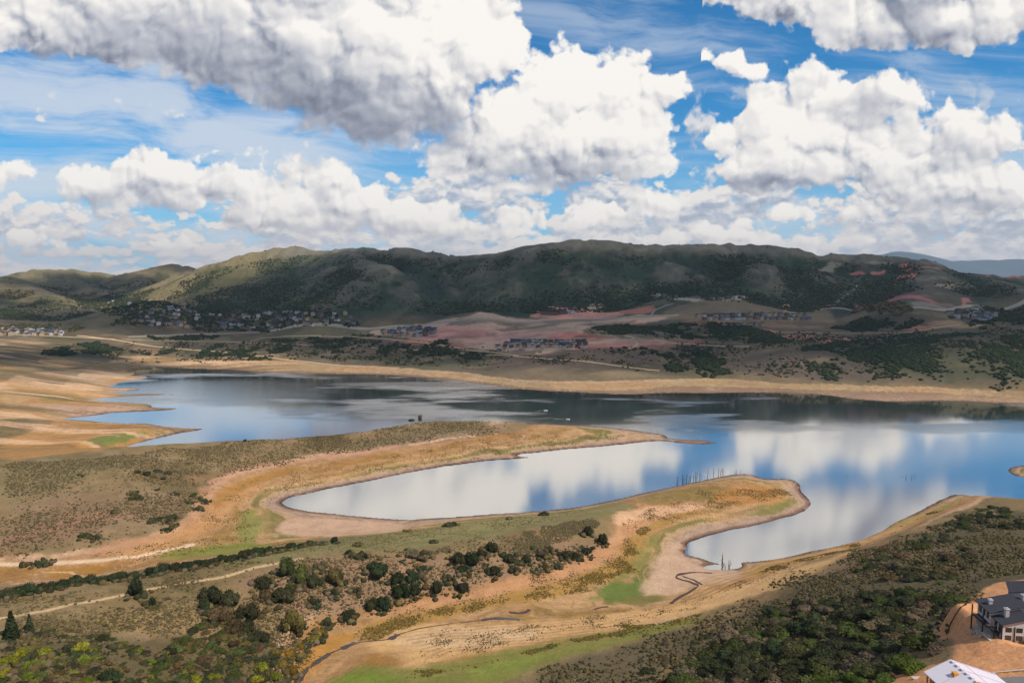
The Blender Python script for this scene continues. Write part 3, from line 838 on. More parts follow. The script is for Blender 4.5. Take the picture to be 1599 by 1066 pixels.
zone([(910, 482), (940, 476), (944, 479), (925, 486)], lin(196, 170, 150), 3, 0.8)
zone([(1012, 455), (1040, 458), (1080, 466), (1100, 470), (1090, 474), (1050, 466), (1015, 459)], lin(176, 164, 146), 3, 0.85)
for P in ([(960, 488), (1010, 478), (1030, 482), (1000, 492)], [(1060, 502), (1120, 496), (1165, 500), (1160, 504), (1090, 508)], [(1190, 503), (1250, 500), (1300, 505), (1290, 511), (1230, 512)], [(1215, 524), (1260, 520), (1275, 527), (1230, 532)], [(1040, 530), (1090, 528), (1100, 538), (1060, 543)], [(1340, 528), (1370, 524), (1385, 530), (1350, 538)], [(600, 530), (680, 530), (740, 542), (720, 546), (640, 538)], [(930, 508), (1010, 502), (1000, 510), (950, 514)], [(885, 540), (960, 536), (985, 545), (920, 551)]):
    zone(P, PINK2, 4, 0.75)
zone([(620, 522), (700, 516), (780, 512), (860, 514), (880, 524), (800, 534), (700, 532)], PINK, 8, 0.55, 0.9)
zone([(950, 536), (1010, 532), (1060, 540), (1000, 548)], PINK2, 4, 0.7)
zone([(1120, 468), (1140, 457), (1165, 463), (1170, 470), (1140, 471)], lin(176, 160, 140), 3, 0.85)
zone([(1030, 492), (1060, 475), (1240, 478), (1300, 484), (1300, 510), (1240, 514), (1130, 502), (1060, 500)], lin(134, 116, 92), 6, 0.9)
zone([(1075, 508), (1130, 502), (1125, 510), (1090, 514)], PINK, 3, 0.9)
zone([(1160, 520), (1200, 512), (1215, 520), (1205, 532), (1165, 530)], PINK2, 4, 0.9)
zone([(1270, 534), (1330, 525), (1335, 532), (1300, 540)], PINK2, 4, 0.8)
zone([(1330, 478), (1380, 466), (1440, 466), (1480, 474), (1480, 480), (1340, 482)], lin(176, 104, 108), 4, 0.95)
zone([(1430, 470), (1480, 472), (1500, 482), (1430, 480)], lin(150, 136, 126), 5, 0.8)
zone([(1370, 516), (1400, 508), (1470, 510), (1440, 515)], PINK2, 4, 0.8)
zone([(1440, 506), (1470, 498), (1530, 500), (1530, 512), (1490, 512)], lin(166, 136, 104), 4, 0.85)
zone([(1585, 530), (1599, 524), (1650, 524), (1650, 540), (1599, 538)], PINK2, 4, 0.9)
for P in ([(1405, 419), (1470, 420), (1476, 424), (1400, 425)], [(1315, 426), (1350, 424), (1348, 429), (1320, 429)], [(1392, 412), (1420, 413), (1412, 419), (1398, 419)],
          [(1365, 424), (1385, 422), (1380, 428), (1362, 428)], [(1535, 429), (1560, 429), (1555, 434), (1530, 433)], [(1560, 437), (1572, 436), (1566, 441)], [(1505, 483), (1515, 465), (1500, 465)],
          [(1400, 432), (1430, 430), (1420, 436), (1392, 442)], [(1555, 430), (1590, 430), (1599, 433), (1560, 434)]):
    zone(P, lin(196, 122, 108), 3, 0.9)
zone([(1265, 422), (1290, 415), (1305, 418), (1285, 424)], lin(160, 150, 128), 3, 0.8)
zone([(1290, 412), (1350, 409), (1395, 409), (1395, 412), (1300, 414)], lin(160, 150, 128), 2, 0.7)
zone([(1455, 445), (1480, 441), (1492, 446), (1490, 458), (1482, 450)], lin(160, 142, 120), 3, 0.8)
zone([(1245, 477), (1290, 472), (1310, 474), (1290, 478)], lin(160, 104, 96), 3, 0.8)
# mid-distance slabs of bare brown sage and darker oak
zone([(1180, 575), (1250, 540), (1400, 520), (1599, 515), (1750, 520), (1750, 604), (1599, 603), (1440, 598), (1250, 596)], lin(90, 82, 68), 10, 0.8)
zone([(1250, 545), (1330, 532), (1420, 524), (1520, 522), (1650, 535), (1700, 596), (1560, 596), (1440, 588), (1400, 578), (1330, 556)], lin(66, 72, 52), 12, 0.7, 1.0, wob_s=40)
zone([(905, 518), (940, 508), (1000, 508), (1070, 503), (1170, 508), (1210, 522), (1240, 535), (1170, 535), (1060, 528), (960, 524)], lin(66, 74, 52), 8, 0.75, 0.9)
zone([(900, 545), (1000, 542), (1080, 560), (1100, 580), (900, 580), (760, 570), (800, 560)], lin(98, 84, 74), 8, 0.8)
zone([(1130, 560), (1250, 545), (1330, 570), (1400, 592), (1250, 592), (1140, 580)], lin(92, 80, 72), 8, 0.8)
zone([(50, 540), (160, 532), (200, 545), (230, 560), (140, 560), (60, 552)], lin(72, 72, 58), 6, 0.8)
# left shore land
zone([(0, 590), (110, 577), (180, 572), (235, 577), (240, 590), (200, 612), (130, 626), (90, 656), (60, 662), (0, 640)], lin(176, 142, 112), 5, 0.85)
zone([(-60, 598), (60, 596), (160, 606), (150, 612), (60, 608), (-60, 612)], lin(214, 172, 132), 4, 0.8)
zone([(-60, 612), (60, 612), (140, 618), (90, 630), (-60, 632)], lin(170, 124, 72), 4, 0.75)
zone([(60, 636), (120, 630), (200, 632), (250, 637), (180, 642), (90, 652)], lin(180, 146, 124), 4, 0.8)
zone([(-60, 640), (20, 640), (60, 648), (20, 654), (-60, 656)], lin(200, 158, 116), 4, 0.7)
zone([(100, 583), (160, 580), (210, 584), (190, 592), (120, 594)], lin(190, 160, 132), 4, 0.7)
zone([(60, 618), (150, 622), (120, 628), (60, 628)], lin(126, 122, 66), 3, 0.6)
zone([(-60, 560), (40, 560), (70, 575), (20, 585), (-60, 588)], lin(140, 120, 84), 5, 0.6)
zone([(0, 640), (0, 600), (60, 598), (140, 612), (110, 622), (60, 620)], lin(178, 146, 106), 5, 0.6)
zone([(0, 690), (60, 668), (200, 672), (240, 668), (180, 700), (60, 712), (0, 722)], lin(170, 124, 72), 5, 0.8)
zone([(128, 690), (160, 680), (215, 673), (240, 674), (190, 690), (150, 698)], lin(98, 112, 56), 3, 0.85)
zone([(0, 655), (40, 652), (85, 656), (80, 665), (30, 670), (0, 668)], lin(104, 92, 66), 4, 0.7)
zone([(50, 562), (100, 560), (165, 566), (150, 571), (80, 573)], lin(214, 168, 116), 4, 0.75)
# long streaks of mud, sand and dry weed on the flats left of the lake, and mottled sage on the far plain
def streak(sx, sy, seed, r=0.55):
    return fbm(GX / sx, GY / sy, 1.0, 4, seed, r) * 0.5 + 0.5
lm = sstep(-330, -420, GX + (GY - 1000) * 0.15) * sstep(560, 640, GY) * sstep(1420, 1300, GY) * (SD > 2)
lay(lin(132, 112, 70), lm * sstep(0.52, 0.64, streak(170, 26, 141)) * 0.75)
lay(lin(214, 172, 134), lm * sstep(0.56, 0.68, streak(140, 18, 142)) * 0.75)
lay(lin(112, 88, 64), lm * sstep(0.60, 0.70, streak(90, 14, 143)) * 0.6)
lay(lin(178, 128, 66), lm * sstep(0.60, 0.70, streak(120, 22, 144)) * 0.6)
pm = farp * (GZ > 9) * (1 - hl)
lay(lin(76, 72, 54), pm * sstep(0.54, 0.66, streak(60, 34, 145)) * 0.6)
lay(lin(140, 122, 92), pm * sstep(0.60, 0.72, streak(80, 30, 146)) * 0.45)
lay(lin(112, 84, 70), pm * sstep(0.60, 0.72, streak(110, 40, 147)) * 0.4)
# hill at the root of the middle peninsula
zone([(0, 725), (110, 716), (200, 708), (250, 715), (150, 740), (60, 770), (0, 790)], lin(118, 108, 74), 8, 0.6)
zone([(0, 790), (100, 770), (230, 760), (300, 790), (230, 830), (100, 852), (0, 860)], lin(140, 112, 86), 8, 0.55)
zone([(0, 842), (140, 800), (250, 800), (130, 820), (0, 852)], lin(158, 114, 92), 4, 0.5)
strip([(0, 852), (60, 838), (120, 818), (180, 806), (235, 798)], lin(92, 72, 52), 1.2, 0.6, 0.7, 1.0)
zone([(560, 690), (640, 672), (760, 664), (800, 660), (850, 662), (820, 672), (740, 683), (640, 694), (560, 706)], lin(116, 100, 74), 5, 0.7)
# sand scarps along the old shoreline
strip([(335, 752), (352, 745), (380, 733), (440, 722), (520, 712), (575, 704), (620, 696)], lin(186, 138, 110), 7, 3, 0.75, 4, 14)
strip([(325, 762), (318, 786), (300, 808), (270, 826), (230, 842), (160, 858)], lin(178, 130, 98), 7, 3, 0.7, 4, 14)
strip([(640, 694), (670, 690), (700, 684), (740, 680)], lin(205, 160, 136), 4, 1, 0.9, 1, 10)
zone([(345, 760), (400, 738), (430, 742), (400, 765), (375, 790), (340, 818), (300, 840), (240, 862), (180, 880), (140, 880), (200, 858), (290, 822), (330, 790)], lin(190, 140, 94), 5, 0.65)
zone([(340, 765), (400, 742), (470, 728), (480, 733), (400, 752), (350, 780), (330, 800)], lin(156, 112, 52), 3, 0.75)
# green flats
zone([(376, 800), (400, 795), (412, 815), (395, 850), (380, 850), (370, 825)], lin(122, 124, 62), 3, 0.8)
zone([(230, 872), (300, 852), (400, 846), (440, 850), (380, 862), (280, 872)], lin(118, 122, 52), 3, 0.8)
zone([(430, 815), (470, 806), (560, 812), (620, 815), (640, 822), (600, 834), (500, 838), (430, 832)], lin(188, 152, 126), 3, 0.9)
zone([(60, 900), (100, 884), (160, 880), (170, 895), (100, 905)], lin(160, 112, 46), 3, 0.7)
# near ridge
zone([(430, 850), (560, 835), (700, 818), (850, 800), (960, 785), (1000, 790), (920, 812), (800, 832), (700, 850), (560, 862), (440, 875), (330, 890)], lin(122, 114, 74), 5, 0.85)
zone([(560, 840), (700, 820), (850, 805), (900, 800), (850, 815), (700, 838), (580, 850)], lin(136, 126, 82), 4, 0.7)
zone([(360, 905), (480, 870), (600, 868), (760, 862), (900, 845), (950, 850), (900, 880), (780, 905), (640, 935), (560, 960), (480, 960), (420, 960)], lin(136, 108, 84), 6, 0.85)
zone([(520, 880), (600, 878), (680, 885), (640, 905), (560, 900)], lin(154, 114, 92), 4, 0.55)
zone([(410, 900), (460, 920), (480, 960), (440, 950)], lin(154, 114, 92), 4, 0.55)
zone([(640, 935), (760, 915), (880, 885), (950, 850), (960, 810), (1010, 795), (1090, 788), (1100, 796), (1010, 812), (975, 850), (930, 890), (820, 920), (700, 945), (590, 968)], lin(184, 134, 96), 4, 0.75)
zone([(590, 968), (700, 945), (850, 918), (960, 880), (990, 830), (1050, 805), (1120, 795), (1040, 815), (1005, 850), (985, 890), (900, 925), (760, 950), (620, 985), (520, 1000)], lin(156, 118, 54), 3, 0.7)
zone([(960, 800), (1020, 790), (1090, 785), (1100, 792), (1030, 803), (985, 815), (962, 822)], lin(208, 164, 128), 3, 0.8)
zone([(985, 880), (1005, 850), (1018, 830), (1028, 840), (1010, 880), (960, 920), (930, 925)], lin(126, 118, 60), 3, 0.8)
zone([(920, 930), (960, 912), (990, 905), (1010, 915), (985, 935), (930, 940)], lin(94, 110, 50), 2.5, 0.85, 0.9)
zone([(1000, 775), (1080, 762), (1150, 760), (1140, 780), (1060, 782), (1000, 788)], lin(112, 104, 58), 4, 0.55)
zone([(1120, 765), (1180, 756), (1230, 765), (1225, 785), (1150, 790), (1110, 780)], lin(176, 122, 64), 4, 0.7)
zone([(1150, 806), (1200, 795), (1240, 775), (1245, 790), (1200, 805)], lin(112, 110, 50), 2.5, 0.8)
zone([(1020, 880), (1045, 850), (1065, 850), (1060, 870), (1100, 885), (1160, 890), (1150, 905), (1090, 915), (1040, 930), (1000, 930)], lin(190, 156, 130), 3, 0.85)
# braided sand bed and its green margin
zone([(560, 1010), (640, 975), (760, 975), (900, 965), (1050, 945), (1180, 905), (1300, 870), (1340, 858), (1250, 905), (1100, 955), (950, 985), (820, 1005), (700, 1030), (640, 1045), (620, 1020)], lin(200, 158, 108), 4, 0.85)
zone([(600, 1000), (700, 975), (820, 978), (860, 990), (760, 1008), (660, 1015)], lin(204, 170, 132), 3, 0.7)
zone([(520, 1066), (560, 1035), (640, 1045), (760, 1020), (900, 992), (1040, 972), (1120, 960), (1050, 985), (940, 1010), (840, 1040), (760, 1075), (640, 1120), (500, 1120)], lin(120, 118, 56), 4, 0.9)
zone([(500, 1066), (560, 1045), (600, 1050), (640, 1066), (600, 1110), (500, 1110)], lin(104, 122, 42), 4, 0.7)
zone([(720, 1050), (780, 1030), (860, 1020), (840, 1035), (760, 1060)], lin(122, 130, 56), 3, 0.7)
zone([(840, 1045), (960, 1010), (1080, 975), (1100, 1010), (1000, 1066), (1000, 1100), (820, 1100)], lin(98, 86, 64), 5, 0.9)
zone([(1160, 880), (1260, 868), (1360, 836), (1440, 800), (1480, 782), (1500, 778), (1440, 812), (1360, 846), (1260, 880), (1160, 905)], lin(176, 134, 72), 3, 0.6)
zone([(1380, 826), (1440, 800), (1470, 785), (1490, 782), (1470, 800), (1400, 825)], lin(140, 128, 70), 3, 0.6)
# right hillside soil under the oak
zone([(1150, 960), (1300, 890), (1450, 830), (1560, 800), (1700, 800), (1700, 940), (1500, 930), (1440, 1000), (1380, 1066), (1100, 1100), (1050, 1010)], lin(86, 76, 54), 6, 0.9)
zone([(1300, 880), (1420, 850), (1500, 850), (1440, 880), (1350, 905), (1290, 905)], lin(124, 98, 76), 5, 0.6)
zone([(0, 1066), (0, 1000), (200, 1000), (420, 1000), (440, 1066), (300, 1150), (0, 1150)], lin(96, 84, 56), 5, 0.8)
zone([(120, 965), (240, 955), (330, 950), (330, 990), (200, 990)], lin(150, 122, 82), 5, 0.7)
zone([(430, 1066), (450, 1020), (520, 990), (560, 990), (520, 1015), (470, 1066), (460, 1090), (430, 1090)], lin(170, 120, 54), 2.5, 0.8)
# building plot: raw orange earth
DIRT = lin(206, 148, 104)
zone([(1486, 985), (1500, 960), (1520, 932), (1545, 912), (1599, 905), (1800, 900), (1800, 1066), (1700, 1180), (1380, 1180), (1340, 1066), (1390, 1050), (1440, 1042), (1490, 1030)], DIRT, 1.2, 1.0, 0.15)
_pd = np.hypot(np.maximum(np.abs(GX - _pa[0] - 15.0) - 12, 0), np.maximum(np.abs(GY - _pa[1] - 9) - 12, 0))
lay(DIRT, sstep(8.0, 6.5, _pd + fbm(GX, GY, 5, 3, 64) * 1.5))
for P in ([(1500, 1010), (1540, 1005), (1560, 1020), (1520, 1026)], [(1520, 940), (1540, 930), (1535, 950)], [(1400, 1050), (1440, 1046), (1430, 1056)]):
    zone(P, lin(178, 122, 82), 1.5, 0.6, 0.3)

def worn(P, w, c=(196, 168, 134), a=0.9, wob=0.3):
    strip(P, lin(*c), w, max(0.4, w * 0.3), a, wob, 6)
worn([(0, 881), (60, 879), (130, 876), (170, 873), (220, 868), (300, 850)], 3.2, (214, 184, 152))
worn([(0, 965), (60, 955), (110, 943), (160, 935), (230, 920), (300, 908), (350, 900), (400, 885), (470, 872)], 2.2, (196, 164, 126))
worn([(80, 893), (110, 893), (140, 900), (165, 903)], 1.6, (206, 170, 128), 0.8)
worn([(1012, 462), (1000, 440), (960, 425)], 4, (110, 100, 84), 0.4)
for k in range(9):                                        # shallow braids of the sand bed
    y0 = 978 + k * 4.5
    worn([(620 + k * 8, y0 + 12), (700, y0 + 2), (780, y0 - 4), (860, y0 - 9), (960, y0 - 20)], 0.7, (150, 112, 76), 0.55, 1.0)
for k in range(12):                                       # contour lines of the falling water on the right shore
    worn([(1000 + 12 * k, 962 - 5.4 * k), (1100, 936 - k * 3.0), (1200, 897 - k * 1.6), (1300, 866 - k * 0.7), (1400, 830 - k * 0.7), (1470, 800 - k * 1.2)], 0.8, (150, 112, 70) if k % 2 else (196, 150, 104), 0.45, 1.2)

# ------------------------------------------------------------------ meshes
def new_obj(name, me, parent=None, loc=None):
    o = bpy.data.objects.new(name, me)
    COL.objects.link(o)
    if parent is not None:
        o.parent = parent
    if loc is not None:
        o.location = loc
    return o

def tag(o, label=None, cat=None, group=None, kind=None):
    if label:
        o['label'] = label
    if cat:
        o['category'] = cat
    if group:
        o['group'] = group
    if kind:
        o['kind'] = kind
    return o

def mesh_np(name, verts, faces, mat, cols=None, smooth=True):
    """verts (n,3), faces (m,k) with k = 3 or 4"""
    me = bpy.data.meshes.new(name)
    verts = np.asarray(verts, np.float32)
    faces = np.asarray(faces, np.int32)
    me.vertices.add(len(verts))
    me.vertices.foreach_set('co', verts.ravel())
    k = faces.shape[1]
    me.loops.add(faces.size)
    me.loops.foreach_set('vertex_index', faces.ravel())
    me.polygons.add(len(faces))
    me.polygons.foreach_set('loop_start', np.arange(0, faces.size, k, dtype=np.int32))
    try:
        me.polygons.foreach_set('loop_total', np.full(len(faces), k, np.int32))
    except Exception:
        pass
    if smooth:
        me.polygons.foreach_set('use_smooth', np.ones(len(faces), bool))
    if cols is not None:
        ca = me.color_attributes.new('Col', 'FLOAT_COLOR', 'POINT')
        c4 = np.ones((len(verts), 4), np.float32)
        c4[:, :3] = cols
        ca.data.foreach_set('color', c4.ravel())
    me.materials.append(mat)
    me.update()
    me.validate()
    return me

def principled(name):
    m = bpy.data.materials.new(name)
    m.use_nodes = True
    m.node_tree.nodes.clear()
    b = NB(m.node_tree)
    out = b.n('ShaderNodeOutputMaterial')
    p = b.n('ShaderNodeBsdfPrincipled')
    m.node_tree.links.new(p.outputs[0], out.inputs[0])
    p.inputs['Specular IOR Level'].default_value = 0.15
    p.inputs['Roughness'].default_value = 0.9
    return m, b, p, out

def mat_ground():
    m, b, p, out = principled('ground_soil_and_grass')
    at = b.n('ShaderNodeAttribute', attribute_name='Col')
    g = b.n('ShaderNodeNewGeometry')
    P = g.outputs['Position']
    n1 = b.noise(P, 0.9, 5, 0.65, dim='3D')
    n2 = b.noise(P, 0.11, 5, 0.6, dim='3D')
    n3 = b.noise(P, 3.5, 2, 0.6, dim='3D')
    k = b.m('MULTIPLY_ADD', n1, 0.9, 0.55)
    k = b.m('MULTIPLY', k, b.m('MULTIPLY_ADD', n2, 0.7, 0.65))
    k = b.m('MULTIPLY', k, b.m('MULTIPLY_ADD', n3, 0.5, 0.75))
    col = b.v('SCALE', at.outputs['Color'], scale=k)
    hue = b.noise(P, 0.35, 3, 0.5, dim='3D')
    col = b.mix(b.mr(hue, 0.45, 0.7, 0.0, 0.2), col, b.v('MULTIPLY', col, (0.82, 0.95, 0.66)))
    b.put(p.inputs['Base Color'], col)
    bp = b.n('ShaderNodeBump')
    bp.inputs['Strength'].default_value = 0.6
    bp.inputs['Distance'].default_value = 0.5
    b.put(bp.inputs['Height'], n1)
    b.put(p.inputs['Normal'], bp.outputs[0])
    return m

def mat_water():
    m, b, p, out = principled('lake_water')
    g = b.n('ShaderNodeNewGeometry')
    P = g.outputs['Position']
    x, y, z = b.sep(P)
    glossy = b.n('ShaderNodeBsdfAnisotropic')
    dif = b.n('ShaderNodeBsdfDiffuse')
    dif.inputs[0].default_value = (0.016, 0.032, 0.036, 1)
    # ruffled water where the wind touches it
    wp = b.v('MULTIPLY', P, (0.0035, 0.010, 1.0))
    ruf = b.noise(wp, 1.0, 4, 0.6)
    far = b.mr(y, 640.0, 900.0, 0.0, 1.0)
    ruf = b.m('MULTIPLY', b.mr(ruf, 0.50, 0.66), far)
    wob = b.v('MULTIPLY_ADD', b.noise(b.v('MULTIPLY', P, (0.006, 0.02, 1.0)), 1.0, 4, 0.6, color=True), (160, 60, 0), P)
    for (cx, cy, rx, ry, w_) in ((-440, 1000, 200, 130, 0.35), (-60, 1060, 260, 46, 0.7)):
        e = b.mr(b.v('LENGTH', b.v('MULTIPLY_ADD', wob, (1 / rx, 1 / ry, 0), (-(cx + 80) / rx, -(cy + 30) / ry, 0))), 1.1, 0.6, 0.0, w_)
        ruf = b.m('MAXIMUM', ruf, e)
    glossy.inputs['Color'].default_value = (1.0, 0.965, 0.92, 1)
    b.put(glossy.inputs['Roughness'], b.m('MULTIPLY_ADD', ruf, 0.20, 0.07))
    bp = b.n('ShaderNodeBump')
    bp.inputs['Distance'].default_value = 1.0
    rip = b.noise(b.v('MULTIPLY', P, (1.0, 1.6, 1.0)), 0.5, 3, 0.6)
    sw = b.noise(b.v('MULTIPLY', P, (0.5, 1.0, 1.0)), 0.10, 2, 0.5)
    b.put(bp.inputs['Height'], b.m('MULTIPLY_ADD', sw, 0.06, rip))
    b.put(bp.inputs['Strength'], b.m('MULTIPLY_ADD', ruf, 0.14, 0.010))
    b.put(glossy.inputs['Normal'], bp.outputs[0])
    fr = b.n('ShaderNodeFresnel')
    fr.inputs['IOR'].default_value = 1.33
    f = b.m('POWER', fr.outputs[0], 0.20, clamp=True)
    f = b.m('MULTIPLY', f, 1.05, clamp=True)
    ms = b.n('ShaderNodeMixShader')
    b.put(ms.inputs[0], f)
    b.put(ms.inputs[1], dif.outputs[0])
    b.put(ms.inputs[2], glossy.outputs[0])
    m.node_tree.links.new(ms.outputs[0], out.inputs[0])
    return m

M_GROUND, M_WATER = mat_ground(), mat_water()

def build_ground():
    idx = np.arange(NR * NA).reshape(NR, NA)
    a = idx[:-1, :]
    c = idx[1:, :]
    f = np.stack([a, np.roll(a, -1, 1), np.roll(c, -1, 1), c], -1).reshape(-1, 4)
    v = np.stack([GX, GY, GZ], -1).reshape(-1, 3)
    f = f[:, ::-1]
    # close the small hole under the viewer
    me = mesh_np('ground', v, f, M_GROUND, COLR.reshape(-1, 3))
    o = new_obj('ground', me)
    tag(o, kind='structure')
    n = 40
    ang = np.linspace(0, 2 * np.pi, n, endpoint=False)
    z0 = float(GZ[0].mean())
    vv = np.vstack([np.stack([7 * np.sin(ang), 7 * np.cos(ang), np.full(n, z0 - 0.3)], 1), [[0, 0, z0 - 0.2]]])
    ff = np.array([[i, n, (i + 1) % n] for i in range(n)])[:, ::-1]
    me2 = mesh_np('ground_patch', vv, ff, M_GROUND, np.tile(lin(110, 96, 66), (n + 1, 1)))
    tag(new_obj('ground_patch', me2), kind='structure')

build_ground()
me = mesh_np('lake_water', [(-1700, 180, 0), (1900, 180, 0), (1900, 1400, 0), (-1700, 1400, 0)], [(0, 1, 2, 3)], M_WATER, smooth=False)
tag(new_obj('lake_water', me), kind='structure')

# ------------------------------------------------------------------ roads, tracks and streams (draped ribbons)
def flat_mat(name, rgb, rough=0.9, var=0.25, scale=0.6, spec=0.15):
    m, b, p, out = principled(name)
    g = b.n('ShaderNodeNewGeometry')
    n = b.noise(g.outputs['Position'], scale, 4, 0.6, dim='3D')
    c = b.v('SCALE', tuple(float(v) for v in rgb), scale=b.m('MULTIPLY_ADD', n, var * 2, 1 - var))
    b.put(p.inputs['Base Color'], c)
    p.inputs['Roughness'].default_value = rough
    p.inputs['Specular IOR Level'].default_value = spec
    return m

M_ROAD = flat_mat('pale_road_surface', lin(158, 148, 132), 0.9, 0.12, 0.3)
M_TRACK = flat_mat('dirt_track_surface', lin(196, 166, 130), 0.95, 0.2, 0.3)
M_ASPH = flat_mat('street_asphalt', lin(132, 128, 124), 0.9, 0.1, 1.5)
M_KERB = flat_mat('kerb_concrete', lin(206, 196, 182), 0.9, 0.1, 1.5)
M_CREEK = flat_mat('creek_water', lin(70, 58, 52), 0.2, 0.4, 1.2, 0.4)

def ribbon(name, P, width, mat, lift=0.25, step=None, wob=0.0, kind='structure'):
    q = np.array(P, float)
    x, y, _ = ground_at(q[:, 0], q[:, 1])
    s = np.concatenate([[0], np.cumsum(np.hypot(np.diff(x), np.diff(y)))])
    n = max(6, int(s[-1] / (step or max(1.2, width * 0.6))))
    t = np.linspace(0, s[-1], n)
    xs, ys = np.interp(t, s, x), np.interp(t, s, y)
    for _ in range(6):
        xs[1:-1] = (xs[:-2] + xs[1:-1] * 2 + xs[2:]) / 4
        ys[1:-1] = (ys[:-2] + ys[1:-1] * 2 + ys[2:]) / 4
    dx, dy = np.gradient(xs), np.gradient(ys)
    L = np.hypot(dx, dy) + 1e-6
    nx, ny = -dy / L, dx / L
    w = width / 2 * np.clip(1 + 2.2 * wob * fbm(t, t * 0 + 3.3, 5.0, 3, 71), 0.15, 3)
    sh_ = wob * width * 1.2 * fbm(t, t * 0 + 8.1, 7.0, 3, 72)
    xs, ys = xs + nx * sh_, ys + ny * sh_
    V = []
    K = 3
    for k in range(K):
        f = (k / (K - 1) * 2 - 1) * w
        vx, vy = xs + nx * f, ys + ny * f
        V.append(np.stack([vx, vy, Hq(vx, vy) + lift], 1))
    V = np.stack(V, 1).reshape(-1, 3)
    F = [(i * K + k, i * K + k + 1, (i + 1) * K + k + 1, (i + 1) * K + k) for i in range(n - 1) for k in range(K - 1)]
    F = np.array(F)[:, ::-1]
    o = new_obj(name, mesh_np(name, V, F, mat))
    tag(o, kind=kind)
    return o

ROADS = [
 ([(200, 526), (290, 522), (420, 517), (560, 513.5), (640, 509), (700, 503), (780, 500), (880, 499.5), (960, 497), (1040, 493.5), (1060, 492)], 11, M_ROAD),
 ([(1225, 489), (1260, 487), (1330, 484), (1400, 484.5), (1480, 485), (1540, 480), (1599, 472), (1700, 466)], 11, M_ROAD),
 ([(120, 524), (180, 531), (220, 538), (290, 545.5), (340, 549), (400, 556), (460, 563), (520, 570), (560, 573)], 6, M_TRACK),
 ([(580, 543), (700, 549), (780, 554.5), (870, 562), (960, 571), (1000, 576), (1030, 579)], 4, M_TRACK),
 ([(975, 524), (1000, 530), (1060, 536), (1130, 541), (1170, 541)], 5, M_TRACK),
 ([(987, 528), (996, 536), (992, 542), (980, 545)], 6, M_TRACK),
 ([(390, 533), (410, 528), (440, 525.5), (500, 525), (560, 526)], 5, M_TRACK),
 ([(190, 530), (260, 532), (330, 533), (420, 536), (480, 539)], 4, M_TRACK),
 ([(0, 522), (60, 524), (120, 527), (180, 530)], 6, M_TRACK),
 ([(1015, 494), (1022, 485), (1040, 477), (1052, 474)], 4, M_ROAD),
 ([(1300, 476), (1318, 463), (1335, 452), (1338, 445)], 3, M_ROAD),
 ([(1224, 486), (1234, 479), (1228, 474), (1222, 480)], 5, M_TRACK),
 ([(560, 527), (600, 529), (650, 534), (700, 541), (760, 549), (810, 556)], 5, M_TRACK),
 ([(1170, 517), (1260, 519), (1340, 521), (1420, 519), (1500, 507)], 4, M_TRACK),
]
for P, w, mt in ROADS:
    ribbon('road', P, w, mt, 0.5)
ribbon('creek', [(455, 1085), (466, 1060), (476, 1046), (492, 1034), (505, 1026), (515, 1020)], 2.0, M_CREEK, 0.12, wob=0.5)
ribbon('creek', [(533, 1012), (540, 1009), (552, 1006), (556, 1003)], 2.0, M_CREEK, 0.12, wob=0.5)
ribbon('creek', [(512, 1021), (524, 1016), (534, 1012)], 0.6, M_CREEK, 0.12, wob=0.6)
ribbon('creek', [(556, 1003), (572, 1001), (590, 1000), (608, 998)], 0.5, M_CREEK, 0.12, wob=0.6)
ribbon('creek', [(622, 990), (650, 982), (690, 975), (752, 968)], 0.5, M_CREEK, 0.12, wob=0.7)
ribbon('creek', [(608, 998), (616, 994), (622, 990)], 2.2, M_CREEK, 0.12, wob=0.6)
ribbon('creek', [(752, 968), (768, 965), (790, 966), (812, 967)], 1.6, M_CREEK, 0.12, wob=0.5)
M_DARKMUD = flat_mat('wet_channel_mud', lin(86, 64, 58), 0.7, 0.2, 1.0)
ribbon('creek_bed', [(795, 955), (812, 958), (826, 955), (828, 951)], 1.3, M_DARKMUD, 0.10, wob=0.6)
ribbon('creek_bed', [(1047, 942), (1062, 932), (1082, 920), (1092, 914), (1080, 909), (1066, 905), (1052, 901), (1062, 895), (1090, 893), (1112, 894)], 1.5, M_DARKMUD, 0.10, wob=0.5)
ribbon('creek_bed', [(1066, 899), (1084, 905), (1096, 913)], 0.9, M_DARKMUD, 0.10, wob=0.5)
ribbon('creek_bed', [(928, 951), (940, 947), (950, 947)], 1.0, M_DARKMUD, 0.10, wob=0.5)

# ------------------------------------------------------------------ foliage prototypes
def mat_leaf(name, rgb, trans=0.25):
    m = bpy.data.materials.new(name)
    m.use_nodes = True
    m.node_tree.nodes.clear()
    b = NB(m.node_tree)
    out = b.n('ShaderNodeOutputMaterial')
    at = b.n('ShaderNodeAttribute', attribute_name='Col')
    oi = b.n('ShaderNodeObjectInfo')
    g = b.n('ShaderNodeNewGeometry')
    n = b.noise(g.outputs['Position'], 1.3, 3, 0.6, dim='3D')
    c = b.v('MULTIPLY', at.outputs['Color'], oi.outputs['Color'])
    c = b.v('SCALE', c, scale=b.m('MULTIPLY_ADD', n, 0.9, 0.55))
    d, tr = b.n('ShaderNodeBsdfDiffuse'), b.n('ShaderNodeBsdfTranslucent')
    b.put(d.inputs[0], c)
    b.put(tr.inputs[0], c)
    ms = b.n('ShaderNodeMixShader')
    ms.inputs[0].default_value = trans
    b.put(ms.inputs[1], d.outputs[0])
    b.put(ms.inputs[2], tr.outputs[0])
    m.node_tree.links.new(ms.outputs[0], out.inputs[0])
    return m

